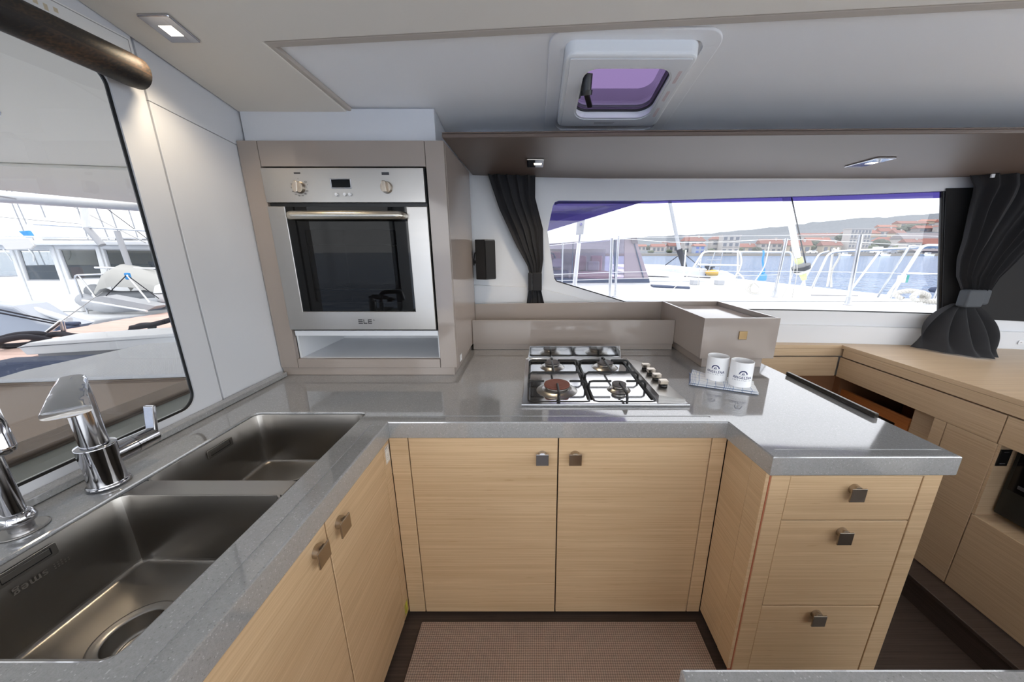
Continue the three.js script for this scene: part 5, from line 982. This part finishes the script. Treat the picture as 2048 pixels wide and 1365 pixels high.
hang('pale rope tied on the far rail left of the blue jug', [[[3.47, 1.4, -6.0], [3.5, 1.2, -6.0], [3.52, 1.03, -6.0]], [[3.52, 1.03, -6.0], [3.46, 0.92, -5.95], [3.50, 0.892, -5.95]], [[3.52, 1.03, -6.0], [3.6, 0.94, -5.95], [3.62, 0.893, -5.95]], [[3.49, 1.38, -5.98], [3.55, 1.2, -5.98], [3.53, 1.0, -6]]]);
hang('pale rope coil resting on the deck beside the nearer stanchion with ropes', [[[2.86, 1.5, -4.3], [2.84, 1.2, -4.3], [2.72, 1.02, -4.25]], [[2.72, 1.02, -4.25], [2.62, 0.93, -4.2], [2.70, 0.895, -4.15], [2.76, 0.95, -4.2], [2.72, 1.01, -4.25]], [[2.72, 1.02, -4.25], [2.58, 0.95, -4.18], [2.62, 0.895, -4.12], [2.74, 0.9, -4.12], [2.8, 0.95, -4.2]], [[2.72, 1.02, -4.25], [2.66, 0.94, -4.22], [2.68, 0.9, -4.22]]], 0.007);
hang('long pale rope hanging from the neighbour rail right of the furled sail', [[[4.15, 1.42, -4.9], [4.17, 1.2, -4.9], [4.14, 0.9, -4.85]], [[4.15, 1.42, -4.9], [4.26, 1.34, -4.9], [4.2, 1.1, -4.9], [4.2, 0.89, -4.85]], [[4.12, 1.42, -4.88], [4.2, 1.39, -4.88], [4.22, 1.43, -4.9]]]);
hang('thin pale cord looped down from the stanchion beside the furled sail', [[[2.82, 1.5, -3.9], [2.84, 1.2, -3.8], [2.74, 0.892, -3.76]], [[2.83, 1.5, -3.88], [2.86, 1.2, -3.78], [2.85, 0.892, -3.76]]], 0.004);
hang('thin pale cord stretched from the far bow rail down to the white deck', [[[3.3, 1.4, -6.8], [2.4, 1.13, -5.2], [1.72, 0.9, -4.3]], [[2.1, 1.36, -4.4], [2.1, 1.1, -4.4], [2.1, 0.885, -4.4]]], 0.005);
{
  const t = new Thing('water_jug', 'blue jug hanging on a blue strap from the far rail', 'jug', [3.5, 0.95, -5.3]);
  t.part('body', [bx(3.45, 3.56, 0.945, 1.05, -5.35, -5.27, 0.02), rod([3.5, 1.05, -5.31], [3.53, 1.09, -5.31], 0.022, 0.014, 10)], M.blue); t.part('strap', curve([[3.45, 1.395, -5.31], [3.46, 1.36, -5.3], [3.47, 1.25, -5.31], [3.52, 1.09, -5.31]], 0.014, 24, 8), M.blue);
}
{ // our own roof overhang above the window
  const t = new Thing('roof_overhang', 'violet underside of the roof wing across the upper left corner of the long window', 'roof overhang', [1.5, 1.74, -2.5]);
  const A = [0.80, 1.742, -2.74], B = [0.085, 1.528, -2.6], C = [-1.15, 1.46, -2.5], D = [-1.15, 1.70, -2.2], E2 = [0.80, 1.742, -2.25], pos = [], up = (p) => [p[0], p[1] + 0.05, p[2]];
  const P = [A, B, C, D, E2], tri = (a, b, c) => pos.push(...a, ...b, ...c);
  for (let i = 1; i < 4; i++) { tri(P[0], P[i], P[i + 1]); tri(up(P[0]), up(P[i + 1]), up(P[i])); } for (let i = 0; i < 5; i++) { const a = P[i], b = P[(i + 1) % 5]; tri(a, up(a), b); tri(b, up(a), up(b)); }
  const g = new THREE.BufferGeometry(); g.setAttribute('position', new THREE.Float32BufferAttribute(pos, 3)); g.computeVertexNormals(); t.part('wing', boxUV(g), M.purple);
}
// ------------------------------------------------------------ outside left: our cockpit, the dock, the boat across it
{
  const t = new Thing('cockpit_roof', 'off-white underside of the cockpit roof filling the top of the left window', 'roof', [-3.2, 2.0, -1.5]);
  t.part('soffit', prism([[-1.2, -5.3], [-5.0, -5.1], [-5.35, -3.7], [-5.5, 1.5], [-1.2, 1.5]], 'y', 2.0, 2.08, [], 0.015), std(hex(250, 246, 234), 0.5));
  t.part('soffit_step', prism([[-2.2, -5.0], [-3.0, -2.8], [-3.8, -2.65], [-5.3, -2.4], [-5.3, -3.6], [-4.9, -5.0]], 'y', 1.975, 1.999, [], 0.008), std(hex(244, 238, 224), 0.5));
  t.part('edge_beam', rod([-5.05, 1.955, -5.0], [-6.2, 1.94, -3.0], 0.06, 0.06, 14), M.gel);
  t.part('rolled_awning', rod([-5.2, 2.03, -4.2], [-5.75, 2.03, -2.2], 0.05, 0.05, 12), M.navy);
  t.part('pull_cord', curve([[-5.35, 1.99, -3.5], [-5.32, 1.93, -3.6], [-5.25, 1.9, -3.72]], 0.008, 16), M.gel);
  t.part('round_light', [rod([-2.42, 1.999, -1.72], [-2.42, 1.985, -1.72], 0.04, 0.035, 20)], M.chrome);
}
{
  const t = new Thing('cockpit_coaming', 'cockpit seat back with white slip-proof top and brown padded front outside the left window', 'seat', [-2.4, 0, -1.9]);
  t.part('white_top', prism([[-1.25, -1.79], [-2.78, -1.64], [-2.82, -1.78], [-2.75, -2.34], [-2.2, -2.5], [-1.25, -2.5]], 'y', 0.735, 0.757, [], 0.006), M.antislip);
  t.part('brown_front', prism([[-1.25, -1.785], [-2.79, -1.635], [-2.79, -1.675], [-1.25, -1.83]], 'y', 0.0, 0.734, [], 0.006), M.seatBrown);
  t.part('piping', rod([-1.25, 0.725, -1.78], [-2.79, 0.725, -1.628], 0.007, 0.007, 8), M.seatDark);
  t.part('body', prism([[-1.25, -1.84], [-2.76, -1.69], [-2.7, -2.3], [-1.25, -2.4]], 'y', 0.0, 0.73), M.gel);
}
{
  const t = new Thing('cockpit_cushion', 'brown piped bench cushion running just outside the left window', 'cushion', [-1.5, 0.4, -0.9]);
  t.part('cushion', bx(-1.50, -1.385, 0.79, 0.862, -1.62, 0.5, 0.012), M.seatBrown); t.part('piping', rod([-1.385, 0.855, -1.6], [-1.385, 0.855, 0.5], 0.005, 0.005, 8), M.seatDark);
  t.part('ledge', bx(-1.383, -1.195, 0.79, 0.845, -1.7, 0.5, 0.005), M.greyGreen); t.part('base', bx(-1.5, -1.195, 0.0, 0.788, -1.6, 0.5), M.gel);
}
{
  const t = new Thing('cockpit_deck', 'white cockpit sole and stern of this boat outside the left window', 'deck', [-3, 0, -1]);
  t.part('sole', prism([[-1.2, -3.6], [-5.0, -3.4], [-5.2, 1.5], [-1.2, 1.5]], 'y', -0.1, -0.005), M.gel); t.part('hull', bx(-5.0, -1.26, -1.15, -0.11, -3.28, 1.5), M.gel);
}
{
  const t = new Thing('stern_locker', 'white stern locker with grey underside between the cockpit and the dock', 'locker', [-4.2, 0.4, -3.2]);
  t.part('lid', prism([[-5.05, 0.475], [-4.9, 0.53], [-3.3, 0.635], [-3.3, 0.60], [-4.95, 0.49]], 'z', -3.6, -3.2, [], 0.006), M.gel);
  t.part('box', prism([[-5.0, 0.40], [-5.05, 0.474], [-3.3, 0.599], [-3.3, 0.50]], 'z', -3.58, -3.22, [], 0.006), M.gel);
  t.part('foot', prism([[-4.85, 0.1], [-4.95, 0.399], [-3.3, 0.499], [-3.3, 0.1]], 'z', -3.56, -3.26), M.gelGrey);
  t.part('lashing_cover', prism([[-4.95, 0.2], [-4.9, 0.42], [-4.1, 0.45], [-3.6, 0.44], [-3.6, 0.15]], 'z', -3.1, -2.9, [], 0.02), M.navy);
}
{
  const t = new Thing('dock', 'pinkish planked dock between this boat and the white catamaran', 'dock', [-6.7, 0.2, -4]);
  for (let i = 0; i < 46; i++) { const z = -9.5 + i * 0.2; t.part('plank', bx(-7.35 + 0.03 * Math.sin(i), -5.85, 0.16, 0.2, z, z + 0.194, 0.004), M.planks); }
  t.part('pontoon', bx(-7.25, -5.95, -1.15, 0.158, -9.4, -0.4), M.gelGrey);
}
for (const [pts, label] of [
  [[[-6.9, 0.24, -3.9], [-6.7, 0.3, -4.05], [-6.55, 0.36, -4.2], [-6.35, 0.34, -4.3], [-6.4, 0.25, -4.3], [-6.6, 0.24, -4.1], [-6.5, 0.32, -4.0], [-6.3, 0.36, -4.1], [-6.2, 0.26, -4.25], [-6.35, 0.24, -4.15], [-6.3, 0.33, -4.35], [-6.1, 0.3, -4.4], [-5.95, 0.24, -4.5]], 'heap of dark mooring rope on the dock at the left edge of the window'],
  [[[-6.0, 0.235, -4.6], [-5.78, 0.25, -4.7], [-5.6, 0.36, -4.75], [-5.52, 0.34, -4.85], [-5.6, 0.25, -4.8], [-5.68, 0.33, -4.7], [-5.5, 0.36, -4.8], [-5.32, 0.42, -4.95], [-5.2, 0.52, -5.05], [-5.02, 0.5, -5.1], [-5.05, 0.4, -5.1], [-5.22, 0.38, -5.0], [-5.3, 0.48, -4.95], [-5.1, 0.53, -5.1], [-4.95, 0.46, -5.2], [-4.85, 0.42, -5.2]], 'knotted dark mooring rope on the dock nearest the window frame']]) {
  single('dock_rope', curve(pts, 0.036, 140, 9), M.ropeDark, label, 'rope');
}
{
  const t = new Thing('steel_tripod', 'steel tripod of tubes standing on the dock before the white catamaran', 'tripod', [-6.4, 0.2, -4.4]);
  t.part('leg', rod([-6.2, 0.5, -4.4], [-6.58, 0.222, -4.35], 0.022), M.inox); t.part('leg', rod([-6.2, 0.5, -4.4], [-6.30, 0.215, -4.42], 0.014), M.inox); t.part('leg', rod([-6.19, 0.5, -4.4], [-6.25, 0.219, -4.42], 0.018), M.inox); t.part('line', rod([-6.19, 0.5, -4.4], [-8.3, 0.62, -6.6], 0.006, 0.006, 6), M.wire);
}
{
  const t = new Thing('sail_boat_bow', 'pale grey boat bow moored at the dock at the far left', 'boat', [-8.2, -0.5, -5.5]);
  t.part('hull', prism([[-9.6, 0.72], [-8.3, 0.54], [-8.0, 0.30], [-7.62, 0.19], [-7.9, 0.05], [-9.6, -0.5]], 'z', -5.84, -5.4, [], 0.05, 3), std(hex(178, 184, 194), 0.35));
  t.part('deck_edge', rod([-8.75, 0.62, -5.6], [-7.75, 0.27, -5.6], 0.05, 0.05, 10), M.gel);
  for (const d of [0, 0.06]) t.part('mooring_line', rod([-8.6, 0.55 - d, -5.3], [-7.5, 0.29 - d * 0.6, -5.3], 0.012, 0.012, 6), M.ropeDark);
  t.part('anchor', [bx(-7.72, -7.45, 0.16, 0.22, -5.5, -5.35, 0.02), bx(-7.62, -7.42, 0.22, 0.27, -5.5, -5.4, 0.02)], M.navy);
}
{
  const t = new Thing('catamaran', 'white catamaran across the dock with a row of large cabin windows', 'boat', [-10.5, 0.2, -8]);
  const zf = -8, holes = [[[-12.6, 1.42], [-11.88, 1.42], [-11.91, 0.81], [-12.6, 0.79]], [[-11.7, 1.405], [-10.97, 1.405], [-10.965, 0.712], [-11.735, 0.712]], [[-10.765, 1.425], [-9.92, 1.425], [-9.975, 0.755], [-10.745, 0.74]], [[-9.745, 1.425], [-8.45, 1.405], [-8.42, 0.80], [-9.76, 0.772]]];
  t.part('cabin_wall', prism([[-13.5, 0.12], [-8.1, 0.12], [-8.1, 1.5], [-13.5, 1.5]], 'z', zf - 0.06, zf, holes, 0.01), M.gel);
  for (const h of holes) { const w = t.part('window', prism(h.map(([x, y]) => [x, y]), 'z', zf - 0.05, zf - 0.03, [h.map(([x, y], i) => [x + (i === 0 || i === 3 ? 0.025 : -0.025), y + (i < 2 ? -0.025 : 0.025)])]), M.gelGrey); const cx = h.map(([x, y]) => [x, y]); const s = new THREE.ShapeGeometry(shape(cx)); s.translate(0, 0, zf - 0.04); t.part('pane', s, phy(new THREE.Color(0.6, 0.63, 0.62), 0.02, 0, { transmission: 1, thickness: 0, ior: 1.5 }), w); }
  for (const [x0, x1] of [[-11.83, -11.77], [-10.90, -10.83], [-9.87, -9.80]]) t.part('pillar', bx(x0, x1, 0.14, 1.49, zf + 0.001, zf + 0.03, 0.01), M.gel);
  t.part('cabin_back', bx(-13.4, -8.2, 0.2, 1.5, -9.9, -9.85), std(hex(196, 194, 180), 0.8)); t.part('cabin_floor', bx(-13.4, -8.2, 0.2, 0.25, -9.85, -8.07), M.gelGrey);
  t.part('cabin_seat', bx(-13.0, -10.95, 0.26, 1.02, -9.3, -8.9, 0.03), std(hex(122, 134, 144), 0.8)); t.part('galley_block', bx(-10.75, -9.7, 0.26, 1.05, -9.2, -8.8, 0.02), std(hex(120, 130, 128), 0.6)); t.part('screen', bx(-9.75, -9.5, 0.8, 1.12, -8.9, -8.86), std(hex(80, 88, 102), 0.4)); t.part('picture', bx(-11.25, -11.0, 0.72, 1.0, -8.5, -8.46), std(hex(150, 130, 136), 0.7));
  for (const x of [-10.3, -9.68]) t.part('porthole', bx(x, x + 0.33, 1.24, 1.36, -9.84, -9.82, 0.04), M.gel);
  t.part('roof', prism([[-13.6, -8.0 + 0.28], [-7.9, -8.0 + 0.28], [-7.9, -10], [-13.6, -10]], 'y', 1.501, 1.6, [], 0.03, 3), M.gel);
  t.part('roof_canvas', prism([[-11.62, 1.655], [-11.5, 1.40], [-10.95, 1.42], [-10.85, 1.49], [-10.9, 1.66]], 'z', -7.75, -7.70, [], 0.02), std(hex(226, 224, 222), 0.8));
  for (const [x0, x1] of [[-11.55, -11.62], [-11.0, -11.15]]) t.part('canvas_tie', curve([[x0, 1.42, -7.7], [x0 + 0.03, 1.3, -7.72], [x1 + 0.1, 1.16, -7.75]], 0.012, 16), M.gel);
  t.part('life_raft', lathe([[0.0005, -0.32], [0.2, -0.3], [0.27, -0.18], [0.27, 0.18], [0.2, 0.3], [0.0005, 0.32]], 0, 0, 0, 28).rotateZ(Math.PI / 2).rotateY(0.2).translate(-11.95, 1.9, -8.9), M.gel);
  t.part('blue_cover', prism([[-11.74, 1.82], [-11.55, 1.83], [-11.5, 1.70], [-11.62, 1.66]], 'z', -8.25, -8.15, [], 0.03), M.blue);
  t.part('roof_rail', pipe([[-13.5, 1.72, -7.85], [-10.5, 1.68, -7.85], [-8.0, 1.64, -7.85]], 0.015, 0.05, 8), M.inox);
  t.part('roof_clutter', [bx(-10.9, -9.5, 1.601, 1.63, -7.95, -7.9, 0.01), bx(-9.3, -8.9, 1.601, 1.66, -8.0, -7.9, 0.02), bx(-8.7, -8.2, 1.601, 1.65, -8.0, -7.9, 0.02)], M.wire);
  t.part('deck', prism([[-14, -6.4], [-9.3, -6.3], [-8.3, -6.6], [-7.7, -7.2], [-7.7, -10], [-14, -10]], 'y', 0.0, 0.12, [], 0.03), M.gel);
  t.part('cockpit_step', [bx(-12.6, -11.7, 0.121, 0.42, -7.6, -7.1, 0.04), bx(-12.3, -11.2, 0.121, 0.26, -7.4, -6.95, 0.03)], M.gel);
  t.part('cockpit_bench', bx(-10.35, -9.62, 0.121, 0.45, -7.8, -7.2, 0.05), M.gel);
  t.part('transom', prism([[-6.35, 0.12], [-6.1, -0.02], [-5.9, -0.3], [-5.9, -1.15], [-10, -1.15], [-10, 0.0]].map(([z, y]) => [z, y]), 'x', -10.2, -8.3, [], 0.03, 3), M.gel);
  t.part('transom_step', [bx(-9.9, -8.5, -0.02, 0.03, -6.2, -6.0, 0.02), bx(-9.7, -8.4, -0.25, -0.2, -5.899, -5.86, 0.02)], M.gel);
  t.part('grab_rail', pipe([[-9.25, 0.121, -7.0], [-9.27, 0.91, -7.0], [-8.7, 0.93, -7.0]], 0.016, 0.08, 10), M.inox); t.part('grab_rail', rod([-9.18, 0.9, -7.0], [-8.95, 0.4, -7.0], 0.014), M.inox); t.part('grab_rail_socket', rod([-9.02, 0.52, -7.0], [-8.92, 0.3, -7.0], 0.028), M.inox);
  t.part('arch_post', rod([-9.2, 2.6, -7.5], [-9.33, 1.85, -7.5], 0.06, 0.06, 14), M.gel); t.part('arch_post', rod([-9.33, 1.85, -7.5], [-9.12, 1.5, -7.5], 0.06, 0.06, 14), M.gelGrey);
  t.part('arch_rail', pipe([[-10.4, 1.92, -7.5], [-9.3, 1.86, -7.5], [-7.2, 1.74, -7.5]], 0.022, 0.05, 10), M.inox); t.part('arch_leg', rod([-8.72, 1.79, -7.5], [-8.66, 0.72, -7.5], 0.05, 0.05, 14), M.gelGrey);
  t.part('stay', rod([-12.5, 2.18, -7.6], [-9.4, 1.92, -7.6], 0.007, 0.007, 6), M.wire); t.part('stay', rod([-10.0, 2.5, -7.6], [-8.3, 1.55, -7.6], 0.007, 0.007, 6), M.wire); t.part('stay', rod([-9.2, 2.5, -7.6], [-8.2, 1.6, -7.6], 0.007, 0.007, 6), M.ropeDark);
}
{
  const t = new Thing('gangway', 'narrow grey gangway with rails reaching from the white catamaran to the dock', 'gangway', [-7.9, 0.4, -6.5]);
  t.part('plank', prism([[-8.5, 0.5], [-8.15, 0.56], [-7.18, 0.37], [-7.35, 0.29]], 'z', -6.7, -6.45, [], 0.008), M.gelGrey); t.part('frame', rod([-8.5, 0.48, -6.42], [-7.35, 0.28, -6.42], 0.022), M.gel);
  t.part('support', rod([-7.62, 0.95, -6.5], [-8.13, 0.56, -6.5], 0.008), M.ropeDark); t.part('support', rod([-7.62, 0.95, -6.5], [-7.34, 0.43, -6.5], 0.014), M.gel); t.part('support', rod([-7.62, 0.95, -6.5], [-7.2, 0.5, -6.55], 0.008), M.ropeDark); t.part('pulley', bx(-7.68, -7.6, 0.86, 0.99, -6.56, -6.5, 0.02), M.blue);
}
{
  const t = new Thing('dinghy', 'grey inflatable dinghy under a pale cover hanging beside the white catamaran', 'boat', [-8.6, 0.3, -7.9]);
  t.part('tube', curve([[-9.5, 0.55, -7.4], [-9.0, 0.42, -7.3], [-8.4, 0.42, -7.3], [-7.6, 0.5, -7.3]], 0.15, 40, 14), M.dinghy); t.part('tube', curve([[-9.4, 0.4, -7.12], [-8.9, 0.28, -7.0], [-8.2, 0.3, -7.0], [-7.6, 0.34, -7.0]], 0.13, 40, 14), std(hex(168, 172, 178), 0.6));
  const cv = quads([[-9.15, 0.6, 0.72], [-9.0, 0.72, 0.98], [-8.75, 0.78, 1.1], [-8.3, 0.76, 1.02], [-7.9, 0.66, 0.9], [-7.55, 0.5, 0.8]].map(([x, y0, y1], i) => { const r = []; for (let k = 0; k <= 20; k++) { const a = k / 20 * Math.PI; r.push([x, y0 - 0.12 + (y1 - y0 + 0.12) * Math.sin(a) + 0.02 * hash(i, k, 4), -7.45 - 0.33 * Math.cos(a)]); } return r; })); t.part('cover', cv, phy(hex(186, 186, 182), 0.9, 0, { side: THREE.DoubleSide }));
  t.part('davit', [rod([-9.3, 1.04, -7.4], [-7.6, 1.02, -7.4], 0.02), rod([-9.05, 1.03, -7.4], [-9.2, 0.75, -7.4], 0.015)], M.gel); t.part('bow', lathe([[0.0005, -0.2], [0.13, -0.15], [0.17, 0.02], [0.12, 0.16], [0.0005, 0.22]], -7.42, 0.55, -6.9, 20), M.gel); t.part('rub_strake', new THREE.TorusGeometry(0.172, 0.008, 6, 30).rotateX(Math.PI / 2).translate(-7.42, 0.57, -6.9), M.black);
}
const MAST = [[-14.97, 14.4, 12], [-14.34, 14.0, 12], [-14.68, 14.95, 12], [-16.88, 16.9, 12], [-15.96, 16.0, 12], [-13.73, 13.75, 12], [-13.08, 13.2, 12], [-18.2, 18.0, 13], [-12.6, 12.7, 12]];
const ORD = ['fourth', 'sixth', 'fifth', 'second', 'third', 'seventh', 'eighth', 'first', 'ninth'];
MAST.forEach(([xt, xb, d], i) => single('mast', rod([xt - 0.4, 5.5, -d], [-Math.abs(xb), -0.9, -d], 0.016, 0.02, 6), M.gelGrey, `thin grey mast, ${ORD[i]} from the left of those above the white catamaran`, 'mast', 'distant masts above the catamaran'));
// ------------------------------------------------------------ the saloon behind the camera
{
  const t = new Thing('saloon_sofa', 'cream upholstered corner sofa in the saloon behind the camera', 'sofa', [2.3, -0.28, 1.8]);
  const m = std(hex(232, 228, 220), 0.85);
  t.part('base', [bx(1.3, 3.38, -0.279, 0.05, 2.25, 2.98, 0.02), bx(2.7, 3.38, -0.279, 0.05, 0.45, 2.249, 0.02)], m);
  t.part('seat_cushion', [bx(1.3, 1.98, 0.051, 0.2, 2.22, 2.98, 0.05), bx(1.99, 2.66, 0.051, 0.2, 2.22, 2.98, 0.05)], m); t.part('seat_cushion', [bx(2.67, 3.38, 0.051, 0.2, 1.35, 2.98, 0.05), bx(2.67, 3.38, 0.051, 0.2, 0.45, 1.34, 0.05)], m);
  t.part('back_cushion', [bx(1.3, 3.2, 0.201, 0.62, 2.8, 2.98, 0.06), bx(3.2, 3.38, 0.201, 0.62, 0.45, 2.79, 0.06)], m);
}
{
  const t = new Thing('saloon_table', 'white lacquered saloon table in front of the sofa behind the camera', 'table', [1.9, -0.28, 1.5]);
  t.part('top', bx(1.25, 2.55, 0.36, 0.4, 0.9, 2.1, 0.015), M.white); t.part('leg', lathe([[0.2, -0.279], [0.19, -0.26], [0.05, -0.24], [0.05, 0.34], [0.15, 0.359]], 1.9, 0, 1.5), M.inox);
}
{
  single('saloon_carpet', bx(-1.0, 1.1, 0.0006, 0.012, 0.55, 2.9, 0.004), std(hex(222, 217, 208), 0.95), 'pale carpet on the saloon floor behind the camera', 'carpet');
}
renderer.render(scene, camera);
